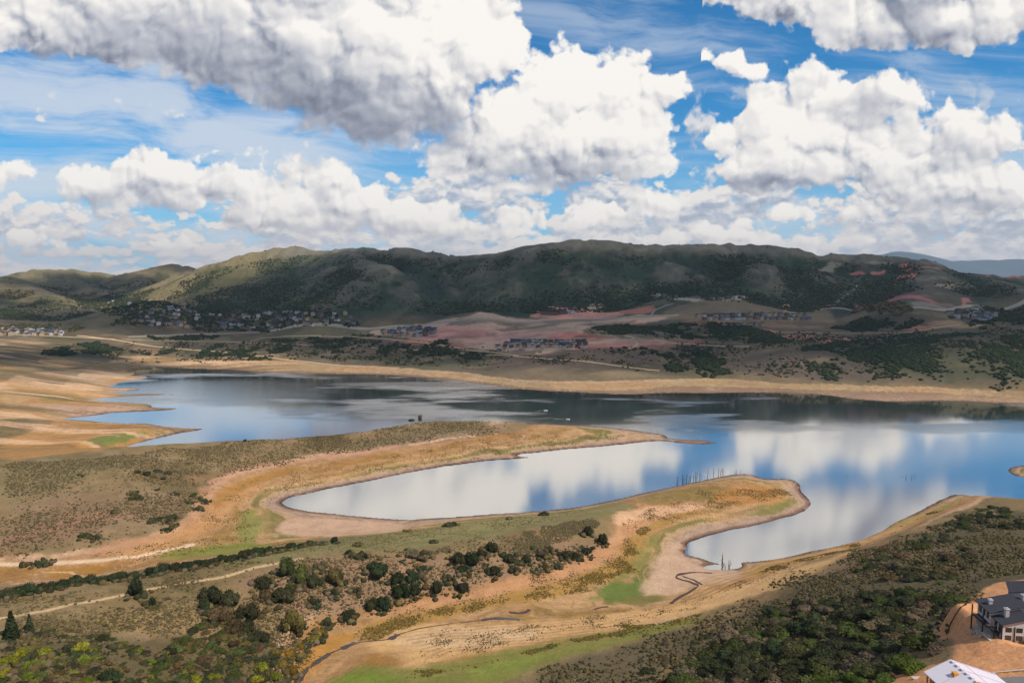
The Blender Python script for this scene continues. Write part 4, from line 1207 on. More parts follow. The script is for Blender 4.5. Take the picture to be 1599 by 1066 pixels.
M_LEAF = mat_leaf('leaves', (1, 1, 1))
M_WOOD = flat_mat('grey_brown_bark', lin(96, 82, 70), 0.9, 0.3, 3.0)
M_SNAG = flat_mat('weathered_dead_wood', lin(70, 60, 54), 0.9, 0.3, 2.0)
M_PALEWOOD = flat_mat('bleached_dead_wood', lin(176, 166, 152), 0.9, 0.2, 2.0)

def ico(sub=1):
    t = (1 + 5 ** 0.5) / 2
    V = [(-1, t, 0), (1, t, 0), (-1, -t, 0), (1, -t, 0), (0, -1, t), (0, 1, t), (0, -1, -t), (0, 1, -t), (t, 0, -1), (t, 0, 1), (-t, 0, -1), (-t, 0, 1)]
    V = [np.array(v, float) / math.sqrt(1 + t * t) for v in V]
    F = [(0, 11, 5), (0, 5, 1), (0, 1, 7), (0, 7, 10), (0, 10, 11), (1, 5, 9), (5, 11, 4), (11, 10, 2), (10, 7, 6), (7, 1, 8),
         (3, 9, 4), (3, 4, 2), (3, 2, 6), (3, 6, 8), (3, 8, 9), (4, 9, 5), (2, 4, 11), (6, 2, 10), (8, 6, 7), (9, 8, 1)]
    for _ in range(sub):
        mid, nf = {}, []
        def m_(a, b_):
            k = (min(a, b_), max(a, b_))
            if k not in mid:
                v = V[a] + V[b_]
                V.append(v / np.linalg.norm(v))
                mid[k] = len(V) - 1
            return mid[k]
        for a, b_, c in F:
            x, y, z = m_(a, b_), m_(b_, c), m_(c, a)
            nf += [(a, x, z), (b_, y, x), (c, z, y), (x, y, z)]
        F = nf
    return np.array(V), np.array(F)

ICO0, ICO1, ICO2 = ico(0), ico(1), ico(2)

def crown_arrays(rs, w=1.0, h=0.8, lobes=7, leaves=420, size=0.13, conifer=False):
    """a crown of unit radius standing on z = 0: dark inner masses and many leaf clumps; returns quads"""
    V, F, C = [], [], []
    def add_lobe(c, r, rz, bright):
        v, f = ICO1
        n = len(V)
        jit = 1 + (rs.rand(len(v)) - 0.5) * 0.35
        for p, j in zip(v, jit):
            q = c + p * np.array([r, r, rz]) * j
            q[2] = max(q[2], 0.0)
            V.append(q)
            C.append(bright * (0.85 + 0.3 * rs.rand()))
        for t in f:
            F.append((n + t[0], n + t[1], n + t[2], n + t[2]))
    L = []
    if conifer:
        for i in range(9):
            t = i / 8
            L.append((np.array([0, 0, h * (0.12 + 0.82 * t)]), w * (1 - t) * 0.9 + 0.05, h * 0.10))
    else:
        for i in range(lobes):
            a = rs.rand() * 6.283
            d = (0.15 + 0.55 * rs.rand()) * w if i else 0.0
            r = w * (0.30 + 0.22 * rs.rand()) * (1.25 if i == 0 else 1)
            z = h * (0.25 + 0.45 * rs.rand()) * (1 if d < 0.4 else 0.8)
            L.append((np.array([math.cos(a) * d, math.sin(a) * d, z]), r, r * 0.8 * h / 0.8))
    br = [0.72 + 0.56 * rs.rand() for _ in L]
    for (c, r, rz), k in zip(L, br):
        add_lobe(c, r * 0.80, rz * 0.80, k * 0.8)
    for _ in range(leaves):
        i = rs.randint(len(L))
        c, r, rz = L[i]
        d = rs.normal(size=3)
        d /= np.linalg.norm(d)
        if d[2] < -0.35:
            d[2] = -d[2]
        p = c + d * np.array([r, r, rz]) * (0.82 + 0.30 * rs.rand())
        if p[2] < 0.02:
            continue
        nrm = d + rs.normal(size=3) * 0.55
        nrm /= np.linalg.norm(nrm)
        u = np.cross(nrm, rs.normal(size=3))
        u /= np.linalg.norm(u) + 1e-6
        v_ = np.cross(nrm, u)
        s = size * (0.6 + 0.8 * rs.rand())
        n = len(V)
        k = br[i] * (0.75 + 0.55 * rs.rand())
        for su, sv in ((-1, -0.6), (0.2, -1), (1, 0.5), (-0.3, 1)):
            V.append(p + u * su * s * 0.7 + v_ * sv * s * 0.7)
            C.append(k)
        F.append((n, n + 1, n + 2, n + 3))
    return np.array(V), np.array(F), np.array(C)

def quads_to_mesh(name, V, F, cols, mat):
    me = bpy.data.meshes.new(name)
    me.from_pydata([tuple(v) for v in V], [], [tuple(f) if f[2] != f[3] else tuple(f[:3]) for f in F])
    ca = me.color_attributes.new('Col', 'FLOAT_COLOR', 'POINT')
    c4 = np.ones((len(V), 4), np.float32)
    c4[:, :3] = cols
    ca.data.foreach_set('color', c4.ravel())
    me.polygons.foreach_set('use_smooth', np.ones(len(me.polygons), bool))
    me.materials.append(mat)
    me.update()
    return me

_cr = np.random.RandomState(11)
def crown_mesh(name, **kw):
    V, F, C = crown_arrays(_cr, **kw)
    warm = (_cr.rand(len(C), 3) - 0.5) * 0.16
    return quads_to_mesh(name, V, F, C[:, None] * (1 + warm), M_LEAF)

def tube_arrays(path, radii, sides=6):
    V, F = [], []
    path = [np.array(p, float) for p in path]
    for i, p in enumerate(path):
        d = path[min(i + 1, len(path) - 1)] - path[max(i - 1, 0)]
        d = d / (np.linalg.norm(d) + 1e-9)
        a = np.cross(d, [0.31, 0.87, 0.12])
        a /= np.linalg.norm(a)
        b_ = np.cross(d, a)
        for k in range(sides):
            t = k / sides * 6.28318
            V.append(p + (a * math.cos(t) + b_ * math.sin(t)) * radii[i])
    for i in range(len(path) - 1):
        for k in range(sides):
            k2 = (k + 1) % sides
            F.append((i * sides + k, i * sides + k2, (i + 1) * sides + k2, (i + 1) * sides + k))
    n = (len(path) - 1) * sides
    F.append(tuple(range(n, n + sides)))
    return V, F

def branches_mesh(name, mat, rs, height=1.0, limbs=5, r0=0.03, spread=0.35, lean=0.08, sides=5, tall=True):
    V, F = [], []
    def add(path, rad):
        v, f = tube_arrays(path, rad, sides)
        n = len(V)
        V.extend(v)
        F.extend([tuple(i + n for i in q) for q in f])
    ps, x, y = [], 0.0, 0.0
    for i in range(6):
        ps.append((x, y, -0.04 * height + height * 1.04 * i / 5))
        x += (rs.rand() - 0.5) * lean * height
        y += (rs.rand() - 0.5) * lean * height
    if tall:
        add(ps, [r0 * (1 - 0.16 * i) for i in range(6)])
    for k in range(limbs):
        t = (0.3 + 0.6 * rs.rand()) if tall else 0.02
        j = min(int(t * 5), 4)
        f = t * 5 - j
        p0 = np.array(ps[j]) * (1 - f) + np.array(ps[j + 1]) * f
        a = rs.rand() * 6.283
        L = height * spread * (0.5 + 0.7 * rs.rand()) * (1.1 - t * 0.5 if tall else 1.4)
        q = [p0]
        for m_ in range(1, 4):
            s = m_ / 3
            q.append(p0 + np.array([math.cos(a) * L * s * 0.7, math.sin(a) * L * s * 0.7, L * s * (0.75 + 0.25 * s)]) + (rs.rand(3) - 0.5) * L * 0.12)
        r = r0 * (0.55 if tall else 0.8) * (1 - 0.5 * t)
        add(q, [r, r * 0.75, r * 0.5, r * 0.2])
    me = bpy.data.meshes.new(name)
    me.from_pydata([tuple(v) for v in V], [], F)
    me.materials.append(mat)
    me.update()
    return me

SHRUBS = [crown_mesh('shrub_foliage', w=1.0, h=0.50 + 0.09 * (i % 4), lobes=9 + i % 5, leaves=760, size=0.075) for i in range(9)]
SPARSE = [crown_mesh('sparse_foliage', w=0.9, h=0.9, lobes=6, leaves=420, size=0.075) for i in range(3)]
ROUND = [crown_mesh('round_foliage', w=0.85, h=1.5, lobes=9, leaves=700, size=0.09) for i in range(3)]
CONIF = [crown_mesh('needle_crown', w=0.42, h=1.9, leaves=800, size=0.08, conifer=True) for i in range(2)]
STEMS = [branches_mesh('stems', M_WOOD, np.random.RandomState(30 + i), 0.8, 6, 0.035, 0.6, 0.1, tall=False) for i in range(3)]
TRUNK = branches_mesh('trunk', M_WOOD, np.random.RandomState(5), 1.2, 5, 0.07, 0.4, 0.06)

LEAFC = {'dark': (72, 72, 50), 'green': (84, 90, 50), 'deep': (62, 70, 46), 'olive': (110, 98, 58), 'grey': (112, 98, 78), 'brown': (98, 82, 58), 'yellow': (140, 136, 48),
         'lime': (118, 124, 48), 'gold': (142, 116, 52), 'bright': (84, 100, 46), 'sage': (112, 102, 76), 'hilla': (70, 78, 56), 'hillb': (84, 84, 62), 'hillc': (58, 70, 48), 'plaina': (52, 62, 42), 'plainb': (62, 70, 48)}
rnd = random.Random(4)
def shrub_color(kind):
    c = lin(*LEAFC[kind]) * (0.8 + 0.45 * rnd.random())
    return (float(c[0]) * (0.92 + 0.16 * rnd.random()), float(c[1]), float(c[2]) * (0.9 + 0.2 * rnd.random()), 1)

def plant(name, meshes, xyz, r, hk, kind, label, cat, group, stem=None, parts=('foliage', 'stems')):
    root = new_obj(name, None, loc=xyz)
    root.rotation_euler = (0, 0, rnd.random() * 6.28)
    tag(root, label, cat, group)
    f = new_obj(parts[0], rnd.choice(meshes), root)
    f.scale = (r * (0.9 + 0.25 * rnd.random()), r * (0.9 + 0.25 * rnd.random()), r * hk)
    f.color = shrub_color(kind)
    s = new_obj(parts[1], stem or rnd.choice(STEMS), root)
    s.scale = (r * 0.8, r * 0.8, r * hk * 0.8)
    return root

PLACED = []
def shrub_px(px, py, wpx, hpx, kind, label, group, name='oak_shrub', meshes=None, cat='shrub', stem=None, parts=('foliage', 'stems')):
    x, y, z = (float(v[0]) for v in ground_at(px, py))
    m = y / F_PX
    r = wpx * m / 2 * 0.9
    h = hpx * m
    ms = meshes or SHRUBS
    unit = {id(SHRUBS): 0.85, id(SPARSE): 1.1, id(ROUND): 1.6, id(CONIF): 2.0}.get(id(ms), 1.0)
    PLACED.append((x, y, r))
    return plant(name, ms, (x, y, z - 0.15), r, max(0.35, h / unit / max(r, 0.1)), kind, label, cat, group, stem, parts)

def poly_world(P):
    q = np.array(P, float)
    x, y, _ = ground_at(q[:, 0], q[:, 1])
    return np.stack([x, y], 1)

def scatter(P, n, rs, mind=0.0, world=False, density=None, wob=0.0):
    W2 = np.array(P, float) if world else poly_world(P)
    x0, y0 = W2.min(0)
    x1, y1 = W2.max(0)
    out = []
    pts = np.zeros((0, 2))
    tries = 0
    while len(pts) < n and tries < 60:
        tries += 1
        k = max(400, n * 2)
        xs, ys = x0 + rs.rand(k) * (x1 - x0), y0 + rs.rand(k) * (y1 - y0)
        dd_, ins = seg_dist(xs, ys, W2)
        if wob > 0:
            ins = np.where(ins, dd_, -dd_) + fbm(xs, ys, wob * 3, 3, 87) * wob * 2.2 - wob * rs.rand(k) > 0
        c = np.stack([xs[ins], ys[ins]], 1)
        if density is not None and len(c):
            c = c[rs.rand(len(c)) < density(c[:, 0], c[:, 1])]
        if mind > 0:
            keep = list(map(tuple, pts))
            for p in c:
                if len(keep) >= n:
                    break
                if not keep or np.min((np.array(keep)[:, 0] - p[0]) ** 2 + (np.array(keep)[:, 1] - p[1]) ** 2) > mind * mind:
                    keep.append(tuple(p))
            pts = np.array(keep) if keep else pts
        else:
            pts = np.vstack([pts, c])[:n] if len(c) else pts
    return pts

# --- shrubs traced one by one: (px, py of the foot, width, height, tint)
G_FACE = 'oak shrubs on the bare ridge face above the creek'
FACE = [(412, 914, 40, 22, 'dark'), (450, 896, 34, 30, 'green'), (472, 905, 34, 30, 'green'), (488, 912, 26, 26, 'dark'), (440, 936, 44, 24, 'dark'), (415, 934, 26, 18, 'brown'), (452, 925, 24, 20, 'green'),
        (520, 912, 40, 28, 'olive'), (528, 906, 24, 24, 'dark'), (330, 940, 44, 28, 'dark'), (362, 944, 46, 30, 'dark'), (388, 962, 46, 34, 'dark'), (342, 966, 46, 26, 'brown'), (368, 985, 50, 30, 'brown'), (320, 952, 24, 24, 'deep'),
        (385, 985, 34, 26, 'dark'), (405, 1000, 36, 26, 'dark'), (455, 984, 48, 40, 'olive'), (510, 976, 18, 16, 'dark'), (490, 942, 18, 14, 'dark'), (523, 928, 17, 13, 'dark'), (556, 924, 16, 10, 'brown'), (588, 893, 48, 27, 'deep'),
        (570, 870, 14, 12, 'dark'), (560, 868, 12, 10, 'brown'), (543, 966, 24, 28, 'deep'), (600, 948, 30, 24, 'deep'), (580, 950, 28, 22, 'dark'), (620, 908, 30, 22, 'deep'), (645, 908, 26, 22, 'deep'), (625, 930, 34, 26, 'deep'), (646, 926, 26, 22, 'deep'),
        (680, 924, 27, 24, 'dark'), (722, 921, 30, 20, 'dark'), (640, 868, 40, 12, 'grey'), (660, 874, 30, 10, 'grey'), (715, 876, 34, 22, 'dark'), (735, 880, 34, 22, 'deep'), (722, 890, 22, 14, 'deep'), (768, 860, 28, 17, 'dark'), (752, 868, 18, 12, 'dark'),
        (795, 876, 28, 20, 'dark'), (820, 876, 20, 9, 'dark'), (770, 894, 25, 17, 'dark'), (858, 862, 16, 12, 'dark'), (845, 868, 26, 10, 'grey'), (880, 868, 24, 14, 'dark'), (897, 872, 20, 12, 'dark'), (918, 834, 19, 17, 'dark'), (941, 848, 18, 18, 'dark'),
        (915, 862, 24, 13, 'dark'), (838, 892, 10, 9, 'dark'), (850, 888, 12, 8, 'brown'), (870, 884, 12, 7, 'grey'), (500, 890, 20, 12, 'grey'), (660, 890, 14, 10, 'dark'), (700, 905, 14, 8, 'brown'), (805, 892, 14, 8, 'brown')]
FL = {'dark': 'rounded dark green oak shrub on the bare ridge face above the creek', 'green': 'mid green oak shrub on the bare ridge face above the creek', 'deep': 'dense deep green oak shrub on the pinkish ridge face above the creek',
      'olive': 'olive brown airy oak shrub on the bare ridge face above the creek', 'brown': 'brownish half bare oak shrub on the ridge face above the creek', 'grey': 'low grey shrub near the top of the bare ridge face'}
ORDN = ['first', 'second', 'third', 'fourth', 'fifth', 'sixth', 'seventh', 'eighth', 'ninth', 'tenth', 'eleventh', 'twelfth', 'thirteenth', 'fourteenth', 'fifteenth', 'sixteenth', 'seventeenth', 'eighteenth', 'nineteenth', 'twentieth',
        'twenty-first', 'twenty-second', 'twenty-third', 'twenty-fourth', 'twenty-fifth', 'twenty-sixth', 'twenty-seventh', 'twenty-eighth', 'twenty-ninth', 'thirtieth']
TINT = {'dark': 'dark green', 'green': 'mid green', 'deep': 'dense deep green', 'olive': 'olive brown airy', 'brown': 'brownish half bare', 'grey': 'low grey'}
for lo, hi, row in ((0, 881, 'top'), (881, 912, 'second'), (912, 946, 'third'), (946, 1100, 'bottom')):
    for i, (px, py, w, h, k) in enumerate(sorted(q for q in FACE if lo <= q[1] < hi)):
        shrub_px(px, py, w, h, k, '%s shrub, %s from the left in the %s row on the ridge face' % (TINT[k], ORDN[i], row), 'shrubs on the ridge face above the creek', meshes=SPARSE if k in ('olive', 'grey') else None)
MEAD = [(545, 866, 13, 10, 'dark', 'small dark shrub at the upper edge of the ridge face, left of the meadow'), (523, 848, 15, 14, 'deep', 'larger of the two round dark trees at the right end of the hedge row'),
        (504, 850, 12, 10, 'deep', 'smaller of the two round dark trees at the right end of the hedge row'), (558, 852, 7, 8, 'brown', 'tiny reddish bush on the ridge meadow right of the hedge end'),
        (678, 847, 9, 9, 'brown', 'reddish brown bush standing alone in the middle of the ridge meadow'), (707, 820, 16, 9, 'deep', 'dark round bush alone on the shore edge of the meadow by the bay'),
        (695, 821, 5, 6, 'brown', 'tiny bush just left of the dark round bush on the shore edge'), (849, 804, 13, 8, 'dark', 'flat dark bush on the crest of the meadow above the bay water'),
        (795, 810, 5, 5, 'brown', 'tiny brown bush on the shore edge between the two dark crest bushes'), (635, 830, 9, 6, 'olive', 'small olive bush beside the pale streambed at the head of the bay'),
        (656, 653, 7, 8, 'grey', 'bare greyish tree standing on top of the far peninsula knoll'), (643, 656, 12, 3, 'dark', 'low dark bush left of the bare tree on the far knoll'),
        (383, 689, 8, 4, 'dark', 'low dark bush on the skyline of the left hill above the lake'), (213, 930, 32, 38, 'deep', 'tall dark green tree between the hedge row and the dirt trail'),
        (238, 945, 17, 18, 'deep', 'small dark bush just right of the tall tree by the dirt trail'), (170, 1062, 44, 24, 'deep', 'single dark green shrub at the bottom edge, left of the yellow bushes'),
        (313, 882, 9, 5, 'dark', 'tiny shrub at the foot of the hedge near the trail bend'), (418, 1058, 10, 14, 'gold', 'small golden shrub at the end of the scrub beside the creek')]
for (px, py, w, h, k, lb) in MEAD:
    shrub_px(px, py, w, h, k, lb, None, name='bush', meshes=ROUND if h > 13 and w < 35 else None)
HEDGE = [(5, 936, 30, 14), (25, 932, 34, 20), (48, 928, 34, 18), (72, 923, 34, 16), (95, 920, 30, 14), (118, 915, 30, 14), (140, 912, 30, 13), (162, 911, 28, 13), (184, 908, 28, 13), (206, 906, 26, 14), (236, 899, 26, 12), (254, 897, 26, 13), (272, 893, 28, 15),
         (292, 890, 28, 15), (310, 887, 26, 14), (328, 884, 26, 13), (346, 880, 22, 11), (364, 877, 24, 11), (383, 873, 24, 10), (402, 869, 22, 10), (420, 866, 20, 9), (438, 863, 18, 8), (455, 860, 18, 8), (470, 857, 18, 7), (484, 854, 14, 7)]
for i, (px, py, w, h) in enumerate(HEDGE):
    shrub_px(px, py - 3, w * 1.15, h + 4, 'deep' if i % 3 else 'dark', '%s shrub from the left in the long dark hedge row along the valley edge' % ORDN[i], 'shrubs of the long hedge row', name='hedge_shrub')
LH = [(215, 738, 14, 5), (230, 741, 18, 6), (246, 736, 18, 5), (262, 739, 16, 5), (240, 745, 12, 4), (255, 748, 10, 4), (123, 742, 9, 4), (128, 744, 7, 3), (212, 778, 16, 8), (206, 771, 12, 4), (250, 811, 13, 9), (262, 815, 12, 8), (272, 809, 14, 6), (262, 828, 16, 8),
      (272, 821, 9, 5), (237, 815, 9, 4), (300, 775, 12, 4), (308, 795, 16, 7), (296, 784, 8, 4), (321, 784, 11, 8), (304, 772, 12, 5), (312, 779, 8, 5), (273, 772, 7, 4), (245, 765, 12, 4), (131, 838, 13, 6), (148, 841, 13, 6), (180, 800, 8, 3), (60, 880, 18, 5), (75, 879, 14, 4), (40, 882, 8, 4)]
for i, (px, py, w, h) in enumerate(LH):
    shrub_px(px, py, w, h, 'dark' if i % 4 else 'green', name='hill_shrub', label='small dark shrub scattered on the dry left hill above the orange shore' if i < 27 else 'low dark shrub beside the pale track at the left edge',
             group='shrubs on the dry left hill' if i < 27 else 'shrubs beside the pale track')
# yellow-green rabbitbrush and willows, lower left
YEL = [(8, 1040, 44, 26, 'yellow'), (36, 1026, 28, 18, 'yellow'), (72, 1024, 32, 16, 'yellow'), (4, 1056, 30, 20, 'yellow'), (40, 1046, 26, 16, 'lime'), (124, 1016, 32, 18, 'yellow'), (146, 1020, 20, 14, 'lime'), (130, 1034, 26, 18, 'lime'), (60, 1040, 20, 12, 'lime'),
       (2, 1008, 20, 10, 'lime'), (285, 1058, 24, 14, 'lime'), (305, 1066, 34, 20, 'yellow'), (330, 1062, 30, 18, 'lime'), (408, 1048, 26, 16, 'yellow'), (430, 1060, 26, 16, 'lime'), (400, 1070, 30, 16, 'yellow'), (440, 1040, 24, 14, 'gold'), (450, 1026, 26, 14, 'gold'),
       (236, 1066, 14, 18, 'yellow'), (470, 1010, 24, 12, 'gold'), (490, 1000, 24, 12, 'yellow'), (430, 1022, 20, 12, 'gold'), (455, 1052, 20, 16, 'gold'), (260, 1030, 20, 12, 'lime'), (215, 1020, 18, 10, 'lime'), (500, 990, 20, 10, 'gold'), (180, 1010, 14, 8, 'olive'), (355, 1036, 20, 10, 'lime')]
YL = {'yellow': 'bright yellow green autumn shrub in the lower left scrub', 'lime': 'dull lime green shrub among the lower left scrub', 'gold': 'golden autumn shrub lining the creek at the bottom', 'olive': 'small olive shrub in the dry grass of the lower left corner'}
for (px, py, w, h, k) in YEL:
    shrub_px(px, py, w, h, k, YL[k], 'autumn shrubs, ' + k, name='autumn_shrub')
shrub_px(360, 1050, 7, 9, 'brown', 'tiny orange red autumn bush among the green scrub at the bottom', None, name='bush').children[0].color = (0.62, 0.13, 0.04, 1)
# two conifers
for (px, py, w, h, lb) in [(19, 998, 30, 50, 'larger dark conifer at the left edge beside the trail'), (47, 988, 20, 34, 'smaller dark conifer right behind the large one at the left edge')]:
    shrub_px(px, py, w * 2.2, h, 'deep', lb, None, name='conifer', meshes=CONIF, cat='tree', stem=TRUNK, parts=('crown', 'trunk'))

# --- the oak thickets on the right hillside and at the bottom left
rs = np.random.RandomState(21)
def where(x, y, cx, cy, ry):
    px, _ = project(x, y, 40.0)
    a = 'far' if y > cy + ry * 0.4 else ('near' if y < cy - ry * 0.4 else 'middle')
    b_ = 'left' if px < cx - 60 else ('right' if px > cx + 60 else 'centre')
    return a, b_
def thicket(P, n, mind, rmin, rmax, kinds, label, group, name='oak_shrub', hk=(0.6, 0.95)):
    pts = scatter(P, n, rs, mind)
    zz = Hq(pts[:, 0], pts[:, 1])
    keep_ = np.hypot(pts[:, 0] - _pa[0] - 6, pts[:, 1] - _pa[1] - 8) > 14
    pts, zz = pts[keep_], zz[keep_]
    pxs, _ = project(pts[:, 0], pts[:, 1], zz)
    c0, c1 = np.percentile(pxs, [33, 67])
    y0_, y1_ = np.percentile(pts[:, 1], [33, 67])
    lab0, grp0 = label, group
    for (x, y), z, pxx in zip(pts, zz, pxs):
        if n >= 30:
            sec = '%s %s' % ('far' if y > y1_ else ('near' if y < y0_ else 'middle'), 'left' if pxx < c0 else ('right' if pxx > c1 else 'centre'))
            label, group = lab0 + ', ' + sec, grp0 + ', ' + sec
        k = kinds[rs.randint(len(kinds))]
        tn = {'dark': 'dark green', 'green': 'mid green', 'deep': 'deep green', 'grey': 'greyish', 'brown': 'brownish', 'olive': 'olive', 'sage': 'sage grey', 'bright': 'bright green', 'lime': 'lime green', 'yellow': 'yellow green', 'gold': 'golden'}[k]
        for w_ in ('large dark ', 'dull green ', 'low ', 'grey green ', 'dark green ', 'bright green ', 'separate dark ', 'small brown '):
            if label.startswith(w_):
                label = {'large dark ': 'large ', 'low ': 'low ', 'separate dark ': 'separate ', 'small brown ': 'small '}.get(w_, '') + tn + ' ' + label[len(w_):]
                break
        group_t = group + ', ' + tn
        r = rmin + (rmax - rmin) * rs.rand() ** 1.5
        plant(name, SPARSE if k in ('grey', 'brown') and rs.rand() < 0.5 else SHRUBS, (x, y, z - 0.3), r, hk[0] + (hk[1] - hk[0]) * rs.rand(), k, label, 'shrub', group_t)
        label = lab0
        group = grp0
DENSE = [(1135, 985), (1230, 948), (1330, 930), (1400, 918), (1470, 938), (1512, 926), (1505, 945), (1484, 985), (1484, 1020), (1440, 1033), (1395, 1043), (1360, 1060), (1330, 1085), (1200, 1090), (1100, 1090), (1050, 1064), (1100, 1020)]
thicket(DENSE, 150, 4.4, 3.6, 6.4, ['dark', 'green', 'dark', 'deep', 'green', 'dark', 'grey'], 'large dark oak in the thicket left of the building plot', 'oak thicket beside the building plot')
thicket([(1290, 1062), (1400, 1040), (1440, 1040), (1400, 1062), (1340, 1085), (1250, 1085)], 16, 4.5, 3.0, 4.8, ['bright', 'green'], 'bright green shrub along the bottom edge of the oak thicket', 'bright shrubs at the thicket foot')
thicket([(1340, 895), (1352, 868), (1378, 858), (1410, 868), (1420, 890), (1500, 850), (1535, 860), (1500, 912), (1440, 918), (1380, 905)], 42, 5.5, 2.6, 5.0, ['dark', 'grey', 'brown', 'dark', 'green'], 'grey green oak shrub on the slope above the thicket', 'oak shrubs above the thicket', name='hillside_shrub')
thicket([(1420, 850), (1450, 830), (1500, 812), (1550, 792), (1590, 798), (1640, 815), (1620, 830), (1560, 822), (1500, 842), (1440, 860)], 44, 5.0, 2.8, 5.0, ['green', 'dark', 'deep', 'dark'], 'dark green oak shrub on the crest above the right shore', 'oak shrubs along the right crest')
thicket([(980, 1070), (1040, 1000), (1120, 985), (1080, 1040), (1060, 1085)], 16, 6.0, 1.8, 3.6, ['dark', 'grey', 'brown', 'dark'], 'separate dark shrub on the grey sage slope left of the thicket', 'shrubs on the sage slope', name='slope_shrub')
thicket([(300, 985), (335, 960), (395, 990), (440, 1012), (425, 1066), (400, 1090), (240, 1090), (225, 1045), (255, 1010)], 160, 2.3, 1.8, 4.4, ['dark', 'olive', 'green', 'dark', 'olive', 'brown'], 'dull green shrub in the scrub left of the creek', 'scrub left of the creek', name='scrub_bush')
thicket([(0, 1000), (60, 985), (130, 985), (240, 1010), (230, 1080), (120, 1090), (0, 1090)], 150, 2.0, 1.3, 3.3, ['olive', 'dark', 'green', 'brown', 'lime', 'dark'], 'low shrub in the dense scrub of the lower left corner', 'dry scrub in the lower left corner', name='dry_shrub', hk=(0.5, 0.8))
thicket([(100, 960), (200, 935), (330, 925), (340, 945), (240, 975), (120, 985)], 16, 5.0, 1.0, 2.4, ['brown', 'olive', 'grey'], 'small brown shrub in dry grass below the dirt trail', 'shrubs below the dirt trail', name='dry_shrub', hk=(0.5, 0.8))

# ------------------------------------------------------------------ ground cover and far scrub: one object each
def merged(name, proto, pts, rx, rz, cols, kind='stuff', mat=None, sink=0.1, jit=0.3, seed=0):
    """many small lumps of vegetation in one mesh; cols (n, 3)"""
    v, f = proto
    r_ = np.random.RandomState(seed)
    n, k = len(pts), len(v)
    a = r_.rand(n) * 6.283
    ca, sa = np.cos(a)[:, None], np.sin(a)[:, None]
    j = 1 + (r_.rand(n, k) - 0.5) * 2 * jit
    x, y, z = v[None, :, 0] * j, v[None, :, 1] * j, v[None, :, 2] * j
    X = (x * ca - y * sa) * rx[:, None] + pts[:, 0:1]
    Y = (x * sa + y * ca) * rx[:, None] + pts[:, 1:2]
    zz = Hq(pts[:, 0], pts[:, 1])
    Z_ = z * rz[:, None] + (zz + rz * (0.55 - sink))[:, None]
    V = np.stack([X, Y, Z_], -1).reshape(-1, 3)
    F = (f[None] + (np.arange(n) * k)[:, None, None]).reshape(-1, 3)
    C = np.repeat(cols, k, 0) * (1 + (r_.rand(n * k, 1) - 0.5) * 0.3)
    o = new_obj(name, mesh_np(name, V, F, mat or M_LEAF, C))
    tag(o, kind=kind)
    return o

def palette(rs_, n, names, var=0.25):
    P = np.array([lin(*LEAFC[k]) for k in names])
    c = P[rs_.randint(len(P), size=n)]
    return c * (1 + (rs_.rand(n, 1) - 0.5) * 2 * var)

# sage and grass tufts on the near ground
rs2 = np.random.RandomState(77)
Ps, Rs, Cs = [], [], []
def tufts(P, n, r0, r1, names, dens_scale=25.0, cut=0.35):
    d = lambda x, y: np.clip((fbm(x, y, dens_scale, 4, 81) * 0.5 + 0.5 - cut) * 4, 0.05, 1)
    p = scatter(P, n, rs2, density=d, wob=5.0)
    Ps.append(p)
    Rs.append(r0 + (r1 - r0) * rs2.rand(len(p)) ** 2)
    Cs.append(palette(rs2, len(p), names))
tufts([(840, 1090), (850, 1045), (960, 1010), (1080, 975), (1200, 905), (1340, 862), (1500, 800), (1599, 805), (1700, 830), (1700, 890), (1540, 905), (1480, 985), (1350, 1060), (1330, 1090)], 16000, 0.25, 0.85, ['olive', 'dark', 'brown', 'sage', 'dark'])
tufts([(0, 1090), (0, 935), (200, 910), (400, 868), (480, 870), (600, 868), (760, 862), (900, 845), (950, 850), (900, 880), (780, 905), (640, 935), (560, 960), (480, 990), (440, 1090)], 14000, 0.2, 0.7, ['olive', 'grey', 'brown', 'sage', 'olive'])
tufts([(590, 968), (700, 945), (850, 918), (960, 880), (990, 830), (1020, 815), (985, 890), (900, 925), (760, 950), (620, 985), (560, 1000)], 5000, 0.2, 0.5, ['gold', 'olive', 'gold', 'brown'], 10, 0.4)
tufts([(700, 850), (800, 835), (930, 805), (940, 830), (900, 850), (760, 868), (640, 872), (600, 860)], 3500, 0.3, 0.7, ['grey', 'sage', 'olive'])
tufts([(0, 880), (0, 725), (200, 708), (380, 688), (560, 672), (540, 700), (350, 745), (320, 790), (240, 838), (100, 865)], 14000, 0.25, 0.8, ['olive', 'grey', 'brown', 'sage'], 40)
tufts([(430, 700), (560, 668), (650, 652), (760, 652), (850, 660), (760, 680), (620, 694), (540, 710)], 4500, 0.35, 0.9, ['grey', 'olive', 'brown'])
tufts([(560, 865), (700, 850), (850, 815), (960, 785), (860, 803), (700, 820), (560, 838), (430, 850), (330, 880)], 4000, 0.15, 0.4, ['olive', 'sage'])
tufts([(1160, 900), (1300, 862), (1440, 808), (1500, 780), (1480, 790), (1380, 835), (1250, 880)], 2200, 0.25, 0.6, ['gold', 'olive', 'brown'], 8, 0.5)
tufts([(620, 1060), (760, 1028), (900, 990), (1060, 965), (1100, 955), (1080, 972), (900, 1008), (760, 1040)], 2200, 0.2, 0.5, ['olive', 'gold', 'green'], 8, 0.45)
